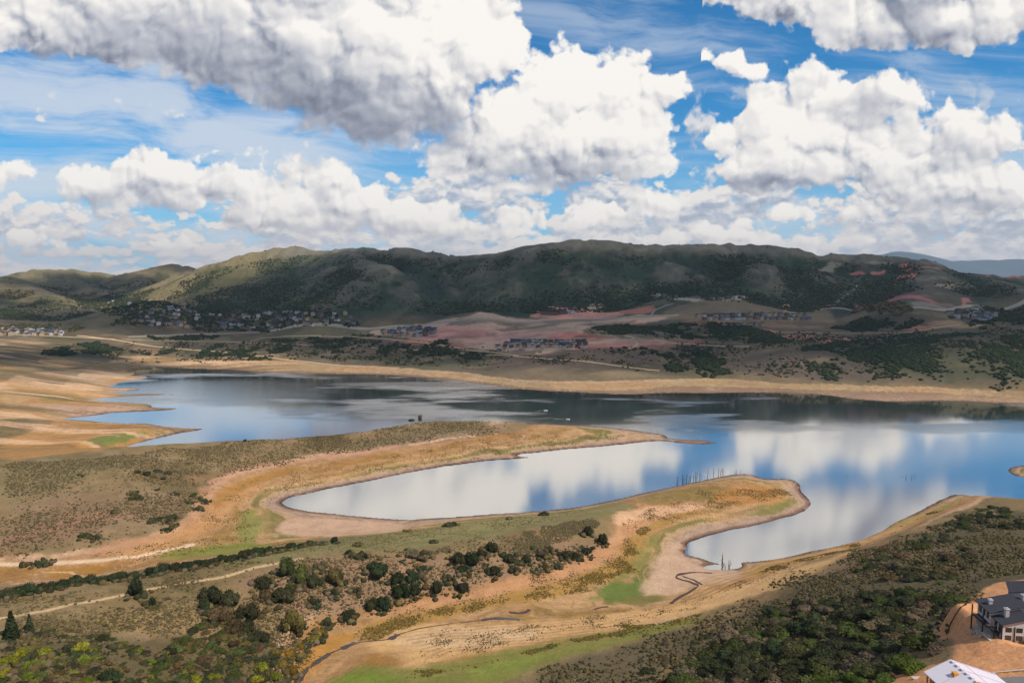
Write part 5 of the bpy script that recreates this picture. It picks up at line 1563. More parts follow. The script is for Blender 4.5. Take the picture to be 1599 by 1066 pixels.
# low undergrowth crowding round the shrubs, and clumps and stones on the old lake bed
_pl = np.array([p for p in PLACED if 200 < p[1] < 480])
_k = np.repeat(np.arange(len(_pl)), 34)
_a, _d = rs2.rand(len(_k)) * 6.283, (0.75 + 1.0 * rs2.rand(len(_k)) ** 1.5)
_q = np.stack([_pl[_k, 0] + np.cos(_a) * _d * _pl[_k, 2], _pl[_k, 1] + np.sin(_a) * _d * _pl[_k, 2]], 1)
Ps.append(_q)
Rs.append(0.3 + 1.7 * rs2.rand(len(_q)) ** 2.4)
Cs.append(palette(rs2, len(_q), ['olive', 'dark', 'brown', 'dark', 'deep', 'grey']))
tufts([(430, 1066), (520, 1000), (600, 975), (760, 945), (900, 915), (985, 880), (1010, 830), (1100, 795), (1230, 780), (1250, 765), (1100, 765), (980, 800), (960, 850), (860, 900), (700, 945), (560, 985)], 6000, 0.12, 0.42, ['gold', 'olive', 'brown', 'grey'], 12, 0.4)
tufts([(100, 880), (240, 850), (320, 800), (360, 750), (560, 715), (800, 675), (1000, 680), (800, 712), (600, 738), (450, 770), (400, 790), (400, 850), (240, 876)], 6000, 0.15, 0.5, ['gold', 'olive', 'brown', 'grey'], 14, 0.42)
tufts([(620, 1050), (660, 985), (860, 968), (1060, 940), (1200, 895), (1340, 855), (1470, 790), (1350, 850), (1200, 905), (1050, 960), (860, 1000)], 3500, 0.1, 0.35, ['brown', 'olive', 'grey'], 9, 0.45)
Pn, Rn, Cn = np.vstack(Ps), np.concatenate(Rs), np.vstack(Cs)
merged('sagebrush', ICO0, Pn, Rn, Rn * (0.55 + 0.35 * rs2.rand(len(Rn))), Cn, seed=3)

# dark oak brush on the hills and the far plain
Ps, Rs, Cs = [], [], []
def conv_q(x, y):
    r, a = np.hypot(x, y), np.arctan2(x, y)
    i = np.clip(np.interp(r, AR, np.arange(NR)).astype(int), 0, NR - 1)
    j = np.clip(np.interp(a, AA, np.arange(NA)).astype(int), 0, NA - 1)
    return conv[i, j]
def brush(P, n, r0, r1, names, sc=60.0, cut=0.48, world=False, seed=91, steep=9.0):
    d = lambda x, y: np.clip((fbm(x, y, sc, 4, seed, 0.6) * 0.5 + 0.5 - cut) * steep, 0.015, 1)
    if world:
        d0 = d
        d = lambda x, y: d0(x, y) * np.clip(0.55 - conv_q(x, y) * 0.07, 0.01, 1.0)
    p = scatter(P, n, rs2, density=d, world=world, wob=0.0 if world else 14.0)
    Ps.append(p)
    Rs.append(r0 + (r1 - r0) * rs2.rand(len(p)) ** 1.6)
    Cs.append(palette(rs2, len(p), names, 0.2))
brush([(-1300, 1560), (-800, 1600), (0, 1560), (700, 1500), (1400, 1400), (1750, 1750), (900, 2000), (0, 2080), (-700, 2300), (-1300, 2300)], 42000, 0.9, 3.0, ['hilla', 'hillb', 'hillc', 'hilla'], 120, 0.42, True, steep=2.5)
brush([(-2400, 1700), (-1300, 1600), (-1000, 2000), (-1000, 2900), (-2400, 2900)], 9000, 1.1, 3.4, ['olive', 'hillb', 'hilla'], 110, 0.50, True, steep=4.0)
brush([(905, 518), (940, 508), (1000, 508), (1070, 503), (1170, 508), (1210, 522), (1240, 535), (1170, 535), (1060, 528), (960, 524)], 5000, 1.2, 3.6, ['plaina', 'plainb', 'hillc'], 60, 0.36, steep=4.0)
brush([(1250, 545), (1330, 530), (1420, 520), (1520, 518), (1650, 535), (1700, 600), (1560, 600), (1440, 592), (1400, 580), (1330, 556)], 9000, 1.0, 3.0, ['plaina', 'plainb', 'hillc'], 45, 0.42, steep=4.0)
brush([(1290, 512), (1340, 500), (1420, 495), (1450, 505), (1400, 515), (1330, 520)], 900, 2.0, 5.0, ['plaina', 'plainb'], 45, 0.42)
brush([(1490, 500), (1560, 480), (1700, 470), (1700, 520), (1599, 525), (1540, 515)], 900, 2.0, 5.0, ['plaina', 'plainb'], 45, 0.45)
brush([(860, 540), (960, 545), (1060, 548), (1120, 560), (1140, 575), (1100, 590), (1060, 575), (960, 555)], 500, 2.0, 4.5, ['plaina', 'plainb'], 35, 0.56)
brush([(1070, 548), (1110, 540), (1140, 560), (1130, 585), (1090, 578)], 420, 2.0, 5.0, ['plaina', 'plainb'], 30, 0.42)
brush([(180, 545), (440, 525), (600, 535), (720, 540), (760, 560), (600, 565), (300, 560)], 1500, 1.6, 4.2, ['plaina', 'plainb'], 40, 0.58)
brush([(650, 540), (690, 530), (720, 555), (680, 560)], 160, 2.0, 5.0, ['plaina', 'plainb'], 30, 0.42)
brush([(480, 530), (590, 520), (600, 540), (500, 545)], 300, 2.0, 4.5, ['plaina', 'plainb'], 30, 0.45)
brush([(225, 525), (300, 524), (345, 524), (320, 530), (240, 531)], 300, 2.0, 4.0, ['plaina', 'plainb'], 60, 0.30)
brush([(50, 540), (160, 530), (200, 545), (160, 556), (70, 556)], 420, 2.0, 5.0, ['plaina', 'plainb', 'hillc'], 40, 0.40)
brush([(1210, 560), (1400, 560), (1500, 600), (1250, 592)], 260, 1.5, 4.0, ['plainb'], 30, 0.56)
brush([(150, 560), (160, 528), (500, 522), (760, 540), (1000, 545), (1180, 515), (1599, 500), (1700, 600), (1440, 592), (1000, 580), (700, 575), (450, 558)], 5200, 0.8, 2.4, ['plaina', 'plainb', 'hillc', 'brown'], 50, 0.45, steep=3.0)
# trees among the village houses
brush([(150, 480), (190, 466), (240, 470), (300, 480), (420, 482), (545, 488), (560, 512), (440, 514), (280, 513), (170, 505)], 3600, 1.6, 4.2, ['plaina', 'plainb', 'hillc'], 30, 0.34)
brush([(0, 506), (80, 505), (140, 512), (150, 520), (80, 518), (0, 516)], 700, 1.6, 3.6, ['deep', 'olive', 'green'], 20, 0.4)
brush([(1330, 490), (1360, 478), (1420, 478), (1440, 492), (1400, 497)], 500, 2.0, 5.0, ['dark', 'grey', 'olive'], 30, 0.40)
Pn, Rn, Cn = np.vstack(Ps), np.concatenate(Rs), np.vstack(Cs)
merged('distant_oak_brush', ICO1, Pn, Rn, Rn * (0.45 + 0.3 * rs2.rand(len(Rn))), Cn, seed=5, jit=0.25)

# ------------------------------------------------------------------ dead trees standing in the shallows
SNAGM = [branches_mesh('bare_trunk', M_SNAG, np.random.RandomState(60 + i), 1.0, 4 + i % 4, 0.042, 0.30, 0.08, 5) for i in range(6)]
def snag(px, py, hpx, label, group=None, water=True):
    x, y, z = (float(v[0]) for v in ground_at(px, py))
    if water:
        z = -0.4
    h = hpx * y / F_PX * 0.88
    o = new_obj('dead_tree', rnd.choice(SNAGM), loc=(x, y, z))
    o.scale = (h, h, h)
    o.rotation_euler = ((rnd.random() - 0.5) * 0.16, (rnd.random() - 0.5) * 0.16, rnd.random() * 6.28)
    tag(o, label, 'dead tree', group)
for px, py, h in [(1057, 758, 16), (1059, 757, 10), (1065, 756, 18), (1068, 755, 15), (1072, 754, 15), (1076, 753, 12), (1078, 753, 15), (1083, 751, 13), (1086, 750, 14), (1088, 749, 13), (1093, 747, 13), (1096, 746, 7),
                  (1105, 744, 12), (1109, 743, 5), (1114, 742, 12), (1122, 741, 12), (1125, 741, 13), (1128, 741, 12), (1130, 740, 9)]:
    snag(px, py - 1.2, h, 'bare dead tree in the row standing in the water behind the headland', 'dead trees in a row behind the headland')
for px, h in [(1148, 7), (1150.5, 8), (1156, 9)]:
    snag(px, 738.5, h, 'small bare dead tree behind the headland top, right of the long row', 'small dead trees right of the row')
for px, py, h in [(1127, 881, 24), (1130, 882, 20), (1133, 889, 14), (1137, 889, 18), (1139, 888, 20), (1131, 886, 13)]:
    snag(px, py, h, 'tall bare dead trunk in the shallows at the tip of the small cove', 'dead trunks at the small cove')
for px, py, h, lb in [(1323, 744, 5, 'left of the far pair of tiny dead trees out in the lake'), (1334, 744, 4, 'right of the far pair of tiny dead trees out in the lake'),
                      (1409, 744, 4, 'smallest leftmost stub of the four dead trees in the open lake'), (1415, 746, 8, 'curved second dead tree of the four in the open lake'),
                      (1424, 746, 8, 'third and tallest of the four dead trees in the open lake'), (1428, 744, 6, 'rightmost of the four dead trees in the open lake'),
                      (1370, 762, 2.5, 'left one of two tiny stubs low in the reflection of the cloud'), (1374, 762, 2, 'right one of two tiny stubs low in the reflection of the cloud')]:
    snag(px, py, h, lb)
for px, py, h, lb in [(212, 884, 9, 'thin dead stake standing on the tan flat above the hedge'), (464, 832, 6, 'short stake on the beige mud at the head of the bay')]:
    snag(px, py, h, lb, None, False)

# ------------------------------------------------------------------ boats
def box_mesh(name, parts, mat):
    """parts: list of (x0, x1, y0, y1, z0, z1)"""
    V, F = [], []
    for (x0, x1, y0, y1, z0, z1) in parts:
        n = len(V)
        V += [(x0, y0, z0), (x1, y0, z0), (x1, y1, z0), (x0, y1, z0), (x0, y0, z1), (x1, y0, z1), (x1, y1, z1), (x0, y1, z1)]
        F += [tuple(n + i for i in q) for q in ((0, 3, 2, 1), (4, 5, 6, 7), (0, 1, 5, 4), (1, 2, 6, 5), (2, 3, 7, 6), (3, 0, 4, 7))]
    me = bpy.data.meshes.new(name)
    me.from_pydata(V, [], F)
    me.materials.append(mat)
    return me

def poly_mesh(name, V, F, mat):
    me = bpy.data.meshes.new(name)
    me.from_pydata([tuple(map(float, v)) for v in V], [], F)
    me.materials.append(mat)
    me.update()
    return me

M_WHITE = flat_mat('white_gelcoat', (0.8, 0.8, 0.8), 0.3, 0.03, 1.0, 0.5)
M_GLASS = flat_mat('dark_window_glass', (0.03, 0.035, 0.045), 0.08, 0.05, 1.0, 0.8)
M_FOAM = flat_mat('wake_foam', (0.62, 0.66, 0.68), 0.8, 0.2, 1.0)
def boat(px, py, length, heading, label):
    x, y = unproj_z(px, py, 0.0)
    t = new_obj('motor_boat', None, loc=(float(x), float(y), 0.0))
    t.rotation_euler = (0, 0, heading)
    tag(t, label, 'boat', None)
    V, F = [], []
    S = [(-0.5, 0.17), (-0.2, 0.19), (0.15, 0.17), (0.36, 0.10), (0.5, 0.005)]
    for s, w in S:
        V += [(s * length, -w * length * 0.6, -0.15), (s * length, -w * length, 0.75 + s * 0.3), (s * length, w * length, 0.75 + s * 0.3), (s * length, w * length * 0.6, -0.15)]
    for i in range(len(S) - 1):
        a = i * 4
        F += [(a, a + 4, a + 5, a + 1), (a + 1, a + 5, a + 6, a + 2), (a + 2, a + 6, a + 7, a + 3), (a + 3, a + 7, a + 4, a)]
    F += [(0, 1, 2, 3), (19, 18, 17, 16)]
    new_obj('hull', poly_mesh('hull', V, F, M_WHITE), t)
    new_obj('windscreen', box_mesh('windscreen', [(0.02 * length, 0.06 * length, -0.13 * length, 0.13 * length, 0.8, 1.35)], M_GLASS), t)
    new_obj('seat', box_mesh('seat', [(-0.4 * length, -0.3 * length, -0.12 * length, 0.12 * length, 0.76, 1.2)], M_WHITE), t)
    new_obj('outboard_motor', box_mesh('outboard_motor', [(-0.56 * length, -0.505 * length, -0.3, 0.3, -0.1, 1.2)], M_GLASS), t)
boat(852, 641, 5.0, 0.15, 'small white motor boat crossing the dark reflection of the hills, left of two')
boat(887, 654.5, 4.6, 0.0, 'small white motor boat nearer the peninsula, right of two')
for px, py, L, h, w in [(844, 641, 8, 0.15, 0.5), (873, 654, 14, 0.0, 0.4)]:
    x, y = unproj_z(px, py, 0.0)
    me = poly_mesh('boat_wake', [(-L / 2, -w, 0.03), (L / 2, -w * 0.2, 0.03), (L / 2, w * 0.2, 0.03), (-L / 2, w, 0.03)], [(0, 1, 2, 3)], M_FOAM)
    o = new_obj('boat_wake', me, loc=(float(x), float(y), 0))
    o.rotation_euler = (0, 0, h)
    tag(o, kind='structure')

# ------------------------------------------------------------------ small distant houses
M_WALLS = [flat_mat('pale_house_siding', lin(190, 184, 176), 0.9, 0.08, 0.2), flat_mat('tan_house_siding', lin(168, 148, 126), 0.9, 0.08, 0.2), flat_mat('grey_house_siding', lin(128, 126, 126), 0.9, 0.08, 0.2), flat_mat('brown_house_siding', lin(112, 92, 78), 0.9, 0.08, 0.2)]
M_ROOFS = [flat_mat('slate_roof_shingles', lin(58, 62, 74), 0.9, 0.1, 0.5), flat_mat('charcoal_roof_shingles', lin(50, 50, 54), 0.9, 0.1, 0.5), flat_mat('brown_roof_shingles', lin(98, 80, 68), 0.9, 0.1, 0.5), flat_mat('blue_grey_roof_shingles', lin(66, 76, 100), 0.9, 0.1, 0.5)]

def gable_parts(w, d, h, rise, over=0.5):
    """walls (with gables) and a roof of two thick slabs; ridge along x"""
    V = [(-w / 2, -d / 2, -1.5), (w / 2, -d / 2, -1.5), (w / 2, d / 2, -1.5), (-w / 2, d / 2, -1.5),
         (-w / 2, -d / 2, h), (w / 2, -d / 2, h), (w / 2, d / 2, h), (-w / 2, d / 2, h), (-w / 2, 0, h + rise), (w / 2, 0, h + rise)]
    F = [(0, 1, 5, 4), (2, 3, 7, 6), (1, 2, 6, 9, 5), (3, 0, 4, 8, 7), (0, 3, 2, 1), (4, 5, 9, 8), (6, 7, 8, 9)]
    e = over
    k = rise / (d / 2)
    t = 0.22
    W2, D2 = w / 2 + e, d / 2 + e
    R = []
    G = []
    for s in (-1, 1):
        n = len(R)
        z0, z1 = h - k * e + 0.03, h + rise + 0.03
        R += [(-W2, s * D2, z0), (W2, s * D2, z0), (W2, 0, z1), (-W2, 0, z1), (-W2, s * D2, z0 + t), (W2, s * D2, z0 + t), (W2, 0, z1 + t), (-W2, 0, z1 + t)]
        q = [(0, 1, 2, 3), (4, 7, 6, 5), (0, 4, 5, 1), (1, 5, 6, 2), (3, 2, 6, 7), (0, 3, 7, 4)]
        G += [tuple(n + i for i in (f if s < 0 else f[::-1])) for f in q]
    return V, F, R, G

HPROTO = []
for i, (w, d, h, r) in enumerate([(11, 8, 4.6, 2.0), (9, 9, 5.4, 2.2), (14, 9, 4.2, 2.0), (8, 7.5, 6.0, 1.6)]):
    V, F, R, G = gable_parts(w, d, h, r)
    for wm in range(4):
        for rm in range(4):
            if (i * 7 + wm * 3 + rm * 5) % 4 < 2:
                HPROTO.append((i, wm, rm, poly_mesh('wall', V, F, M_WALLS[wm]), poly_mesh('roof', R, G, M_ROOFS[rm]), h))
M_DOORD = flat_mat('dark_window_strip', lin(40, 42, 50), 0.4, 0.05, 1.0, 0.4)
WINM = {}
for i, (w, d, h, r) in enumerate([(11, 8, 4.6, 2.0), (9, 9, 5.4, 2.2), (14, 9, 4.2, 2.0), (8, 7.5, 6.0, 1.6)]):
    WINM[i] = box_mesh('window', [(-0.9, 0.9, -d / 2 - 0.05, -d / 2 + 0.02, h - 2.2, h - 0.8)], M_DOORD)
    WINM[i, 1] = box_mesh('garage_door', [(-w * 0.42, -w * 0.42 + 3.2, -d / 2 - 0.06, -d / 2 + 0.02, 0.1, 2.4)], M_WALLS[3])
rh = random.Random(9)
def small_house(x, y, rot, label, group, protos=None, scale=1.0, name='house'):
    z = float(Hq(x, y)[0])
    i, wm, rm, wme, rme, h = rh.choice(protos or HPROTO)
    root = new_obj(name, None, loc=(x, y, z + 0.3))
    root.rotation_euler = (0, 0, rot)
    root.scale = (scale, scale, scale)
    tag(root, label, 'house', group)
    new_obj('wall', wme, root)
    new_obj('roof', rme, root)
    new_obj('window', WINM[i], root).location = (w_off(rh), 0, 0)
    new_obj('garage_door', WINM[i, 1], root)
    return root
def w_off(r_):
    return r_.uniform(0.6, 2.2)

rs3 = np.random.RandomState(5)
DARKR = [p for p in HPROTO if p[2] in (0, 1, 3)]
BLUER = [p for p in HPROTO if p[2] == 3]
LIGHT = [p for p in HPROTO if p[1] in (0, 1)]
def estate(P, n, mind, label, group, protos=None, rotf=None, scale=1.0, cat='house'):
    for x, y in scatter(P, n, rs3, mind):
        small_house(x, y, rotf(x, y) if rotf else rs3.rand() * 3.14, label, group, protos, scale * (0.85 + 0.4 * rs3.rand()))
estate([(205, 492), (250, 480), (300, 484), (300, 512), (215, 511)], 22, 15, 'house among dark trees at the left end of the village below the hill', 'village houses, left end', DARKR)
estate([(302, 486), (360, 488), (425, 485), (425, 512), (302, 512)], 30, 15, 'house among dark trees in the middle of the village below the hill', 'village houses, middle', DARKR)
estate([(427, 486), (500, 488), (545, 492), (558, 508), (480, 512), (427, 512)], 32, 15, 'house among dark trees at the right end of the village below the hill', 'village houses, right end', DARKR)
estate([(168, 474), (185, 468), (225, 470), (230, 478), (190, 480)], 7, 18, 'house on the knoll above the left end of the village', 'houses on the knoll', DARKR)
estate([(0, 514), (90, 514), (98, 521), (60, 525), (0, 524)], 26, 14, 'sunlit pale house in the settlement at the left edge', 'houses of the left settlement', LIGHT)
estate([(70, 517), (100, 516), (104, 524), (72, 525)], 7, 10, 'blue roofed house at the right end of the left settlement', 'blue roofed houses', BLUER)
estate([(590, 519), (640, 513), (668, 512), (684, 521), (660, 526), (620, 526)], 24, 12, 'blue grey house in the new estate left of the pink graded field', 'houses left of the graded field', DARKR)
estate([(1478, 488), (1530, 484), (1556, 492), (1550, 502), (1510, 502)], 20, 14, 'dark house in the estate near the right edge below the red slope', 'houses below the red slope', DARKR)

ORD = ['first', 'second', 'third', 'fourth', 'fifth', 'sixth', 'seventh', 'eighth', 'ninth', 'tenth', 'eleventh', 'twelfth', 'thirteenth', 'fourteenth', 'fifteenth', 'sixteenth', 'seventeenth', 'eighteenth', 'nineteenth', 'twentieth']
def house_row(x0, y0, x1, y1, n, what, group, protos=DARKR, scale=0.8):
    xs, ys, _ = ground_at(np.linspace(x0, x1, n), np.linspace(y0, y1, n))
    rot = math.atan2(ys[-1] - ys[0], xs[-1] - xs[0])
    for i in range(n):
        small_house(float(xs[i]), float(ys[i]) + rs3.uniform(-1.5, 1.5), rot + (1.57 if rs3.rand() < 0.5 else 0), '%s house from left, %s' % (ORD[i], what), group, protos, scale * (0.9 + 0.2 * rs3.rand()))
house_row(800, 533.5, 912, 534.5, 14, 'back row of blue roofed town houses below the pink field', 'town houses, back row', scale=0.8)
house_row(790, 537.5, 914, 538.5, 14, 'middle row of blue roofed town houses below the pink field', 'town houses, middle row', scale=0.8)
house_row(778, 542.0, 912, 542.5, 14, 'front row of blue roofed town houses below the pink field', 'town houses, front row', scale=0.8)
house_row(1090, 494, 1162, 492.5, 9, 'left half of the top slope row under the highway', 'slope houses, top row left', scale=0.82)
house_row(1172, 492, 1256, 493, 10, 'right half of the top slope row under the highway', 'slope houses, top row right', scale=0.82)
house_row(1100, 499, 1160, 498, 8, 'left half of the second slope row under the highway', 'slope houses, second row left', scale=0.82)
house_row(1170, 498, 1262, 499, 11, 'right half of the second slope row under the highway', 'slope houses, second row right', scale=0.82)
house_row(1132, 509, 1190, 508, 7, 'third slope row under the highway', 'slope houses, third row', scale=0.82)
house_row(852, 490, 892, 489, 4, 'short dark row on the pink terrace at the hill foot', 'terrace blocks', scale=1.3)
house_row(1028, 461, 1056, 465, 4, 'short line climbing the pale road on the hill foot', 'houses on the pale road', scale=1.0)
house_row(1112, 468, 1160, 466, 5, 'short line by the pale cutting on the hill foot', 'houses by the pale cutting', scale=1.0)

# ------------------------------------------------------------------ the big houses on the right
M_BOARD = flat_mat('white_board_siding', lin(196, 192, 190), 0.85, 0.06, 0.8)
M_STONE = flat_mat('grey_ledge_stone', lin(140, 134, 128), 0.9, 0.25, 2.5)
M_SLATE = flat_mat('dark_slate_shingles', lin(62, 62, 68), 0.9, 0.16, 1.6)
M_TRIM = flat_mat('black_brown_trim', lin(46, 38, 36), 0.7, 0.1, 1.0)
M_CHIM = flat_mat('pale_chimney_stone', lin(178, 176, 178), 0.9, 0.15, 2.0)
M_WRAP = flat_mat('white_roof_underlay', lin(214, 208, 216), 0.6, 0.05, 0.6, 0.3)
M_PINK = flat_mat('pink_seam_tape', lin(206, 150, 164), 0.7, 0.15, 1.0)
M_OSB = flat_mat('orange_sheathing_board', lin(206, 142, 70), 0.9, 0.15, 1.2)
M_GLASSW = flat_mat('window_pane_glass', (0.035, 0.04, 0.05), 0.1, 0.05, 1.0, 0.8)
M_CONC = flat_mat('pale_concrete', lin(186, 172, 158), 0.9, 0.15, 1.2)
M_FENCE = flat_mat('black_silt_fabric', lin(44, 38, 36), 0.9, 0.15, 1.5)

def gable_block(x0, x1, y0, y1, zl, xr, zr, zrt, base=-2.0):
    """block whose ridge runs along y at x = xr: eave heights zl / zrt, ridge zr"""
    V = []
    for y in (y0, y1):
        V += [(x0, y, base), (x1, y, base), (x1, y, zrt), (xr, y, zr), (x0, y, zl)]
    F = [(0, 1, 2, 3, 4), (9, 8, 7, 6, 5), (0, 4, 9, 5), (1, 6, 7, 2), (4, 3, 8, 9), (3, 2, 7, 8), (0, 5, 6, 1)]
    return V, F

def roof_slabs(x0, x1, y0, y1, zl, xr, zr, zrt, over=0.8, t=0.28):
    V, F = [], []
    kl, kr = (zr - zl) / (xr - x0), (zr - zrt) / (x1 - xr)
    for (xa, za, xb, zb) in ((x0 - over, zl - kl * over, xr, zr), (xr, zr, x1 + over, zrt - kr * over)):
        n = len(V)
        for z_ in (0.03, t):
            V += [(xa, y0 - over, za + z_), (xb, y0 - over, zb + z_), (xb, y1 + over, zb + z_), (xa, y1 + over, za + z_)]
        F += [tuple(n + i for i in q) for q in ((0, 3, 2, 1), (4, 5, 6, 7), (0, 1, 5, 4), (1, 2, 6, 5), (2, 3, 7, 6), (3, 0, 4, 7))]
    return V, F

def add_window(root, x, y, z, w, h, face):
    """a window with frame, pane and bars; face: 'f' looks to -y, 'l' looks to -x"""
    fr = 0.12
    if face == 'f':
        fb = [(x - w / 2 - fr, x + w / 2 + fr, y - 0.09, y - 0.01, z - h / 2 - fr, z - h / 2), (x - w / 2 - fr, x + w / 2 + fr, y - 0.09, y - 0.01, z + h / 2, z + h / 2 + fr),
              (x - w / 2 - fr, x - w / 2, y - 0.09, y - 0.01, z - h / 2, z + h / 2), (x + w / 2, x + w / 2 + fr, y - 0.09, y - 0.01, z - h / 2, z + h / 2),
              (x - 0.03, x + 0.03, y - 0.08, y - 0.05, z - h / 2, z + h / 2)]
        pb = [(x - w / 2, x + w / 2, y - 0.045, y - 0.005, z - h / 2, z + h / 2)]
    else:
        fb = [(x - 0.09, x - 0.01, y - w / 2 - fr, y + w / 2 + fr, z - h / 2 - fr, z - h / 2), (x - 0.09, x - 0.01, y - w / 2 - fr, y + w / 2 + fr, z + h / 2, z + h / 2 + fr),
              (x - 0.09, x - 0.01, y - w / 2 - fr, y - w / 2, z - h / 2, z + h / 2), (x - 0.09, x - 0.01, y + w / 2, y + w / 2 + fr, z - h / 2, z + h / 2),
              (x - 0.08, x - 0.05, y - 0.03, y + 0.03, z - h / 2, z + h / 2)]
        pb = [(x - 0.045, x - 0.005, y - w / 2, y + w / 2, z - h / 2, z + h / 2)]
    wo = new_obj('window', box_mesh('window_frame', fb, M_TRIM), root)
    new_obj('pane', box_mesh('pane', pb, M_GLASSW), wo)

def big_house(label, loc, rot, scl, sections, chims, fwin, lwin, extra):
    root = new_obj('town_house', None, loc=loc)
    root.rotation_euler = (0, 0, rot)
    root.scale = (scl, scl, scl)
    tag(root, label, 'house')
    for i, (a, mat) in enumerate(sections):
        V, F = gable_block(*a)
        new_obj('wall', poly_mesh('wall', V, F, mat), root)
        V, F = roof_slabs(*a)
        new_obj('roof', poly_mesh('roof', V, F, M_SLATE), root)
    for (x, y, z0, z1, s) in chims:
        c = new_obj('chimney', box_mesh('chimney', [(x - s, x + s, y - s, y + s, z0, z1)], M_CHIM), root)
        new_obj('chimney_cap', box_mesh('chimney_cap', [(x - s - 0.15, x + s + 0.15, y - s - 0.15, y + s + 0.15, z1 + 0.003, z1 + 0.18), (x - s * 0.5, x + s * 0.5, y - s * 0.5, y + s * 0.5, z1 + 0.18, z1 + 0.5)], M_CHIM), c)
    for w in fwin:
        add_window(root, *w, 'f')
    for w in lwin:
        add_window(root, *w, 'l')
    for nm, boxes, mat in extra:
        new_obj(nm, box_mesh(nm, boxes, mat), root)
    return root

HS = 0.84
ha = at_height(1564, 1001, PAD_Z)
HA = big_house('dark roofed white two storey house on the orange plot, nearer of the two', (ha[0], ha[1], PAD_Z), math.radians(-7), HS,
    [((0, 15, 0, 5.0, 5.7, 7.6, 8.0, 5.6), M_BOARD), ((-0.8, 22, 5.02, 12.5, 6.9, 9.5, 9.6, 6.4), M_BOARD)],
    [(2.6, 3.0, 5.5, 9.2, 0.55), (1.2, 9.4, 7.0, 9.0, 0.5), (11, 9.2, 9.0, 11.2, 0.6)],
    [(1.8, 0, 3.9, 1.5, 1.15), (4.9, 0, 3.9, 1.5, 1.15), (1.8, 0, 1.4, 1.5, 1.15), (4.9, 0, 1.4, 1.5, 1.15), (9.2, 0, 3.9, 1.6, 1.2), (12.4, 0, 3.9, 1.6, 1.2), (9.2, 0, 1.4, 1.6, 1.3)],
    [(0, 1.3, 3.7, 1.0, 2.2), (0, 3.4, 3.7, 1.2, 2.2), (0, 2.6, 1.2, 2.4, 1.7), (-0.8, 6.6, 5.2, 1.0, 1.7), (-0.8, 8.6, 5.2, 1.0, 1.7), (-0.8, 10.8, 5.2, 1.4, 1.7), (-0.8, 7.6, 2.0, 1.6, 2.0), (-0.8, 10.5, 2.0, 2.2, 2.0)],
    [('stone_base', [(-0.06, 15.05, -0.07, -0.012, -0.6, 0.62), (-0.08, -0.012, 0.0, 5.0, -0.6, 0.8), (-0.9, -0.812, 5.1, 12.5, -0.6, 0.9)], M_STONE),
     ('corner_post', [(-0.35, -0.09, -0.32, 0.0, -0.5, 5.45)], M_TRIM),
     ('corner_post', [(3.35, 3.6, -0.26, -0.10, -0.5, 5.0)], M_TRIM),
     ('deck', [(-2.9, -0.82, 5.4, 12.0, 2.75, 2.95), (-2.0, -0.1, 0.6, 5.0, 2.2, 2.36)], M_TRIM),
     ('deck_post', [(-2.9, -2.6, 5.4, 5.7, -2.5, 6.1)], M_TRIM), ('deck_post', [(-2.9, -2.6, 11.7, 12.0, -2.5, 6.1)], M_TRIM), ('deck_post', [(-2.0, -1.75, 0.6, 0.85, -1.5, 5.0)], M_TRIM),
     ('railing', [(-2.9, -2.82, 5.7, 11.7, 3.85, 3.95), (-2.88, -2.84, 5.7, 11.7, 3.35, 3.4), (-2.0, -1.92, 0.85, 5.0, 3.2, 3.3), (-1.98, -1.94, 0.85, 5.0, 2.75, 2.8)], M_CHIM),
     ('porch_roof', [(6.6, 14.8, -1.9, -0.1, 2.62, 2.84)], M_SLATE), ('porch_post', [(6.8, 7.05, -1.8, -1.55, -0.5, 2.6)], M_TRIM), ('porch_post', [(14.2, 14.45, -1.8, -1.55, -0.5, 2.6)], M_TRIM),
     ('patio', [(-3.4, -0.4, -1.2, 5.2, -0.25, 0.12)], M_CONC)])
# the eaves of the back section reach out over the deck
hb = at_height(1580, 924, PAD_Z + 7.4 * HS)
HB = big_house('dark roofed white house on the orange plot, behind and right of the other', (hb[0], hb[1], PAD_Z), math.radians(-30), HS,
    [((0, 17, 0, 8, 7.4, 6.4, 9.3, 5.0), M_BOARD)],
    [(8.4, 3.5, 8.0, 11.2, 0.6)],
    [(1.6, 0, 5.8, 1.0, 1.7), (3.6, 0, 5.2, 1.0, 1.5), (7.5, 0, 5.0, 1.6, 1.4), (1.8, 0, 2.2, 1.6, 1.6)],
    [(0, 2.5, 5.2, 1.2, 1.8), (0, 6.3, 5.2, 1.2, 1.8), (0, 4.5, 2.0, 2.2, 1.8)],
    [('stone_base', [(-0.06, 17.05, -0.07, -0.012, -0.6, 0.9), (-0.08, -0.012, 0.0, 8.0, -0.6, 0.9)], M_STONE),
     ('corner_post', [(-0.45, -0.1, -0.45, -0.1, -0.5, 6.9)], M_TRIM),
     ('porch_roof', [(4.2, 12.0, -2.1, -0.1, 4.1, 4.35)], M_SLATE)])

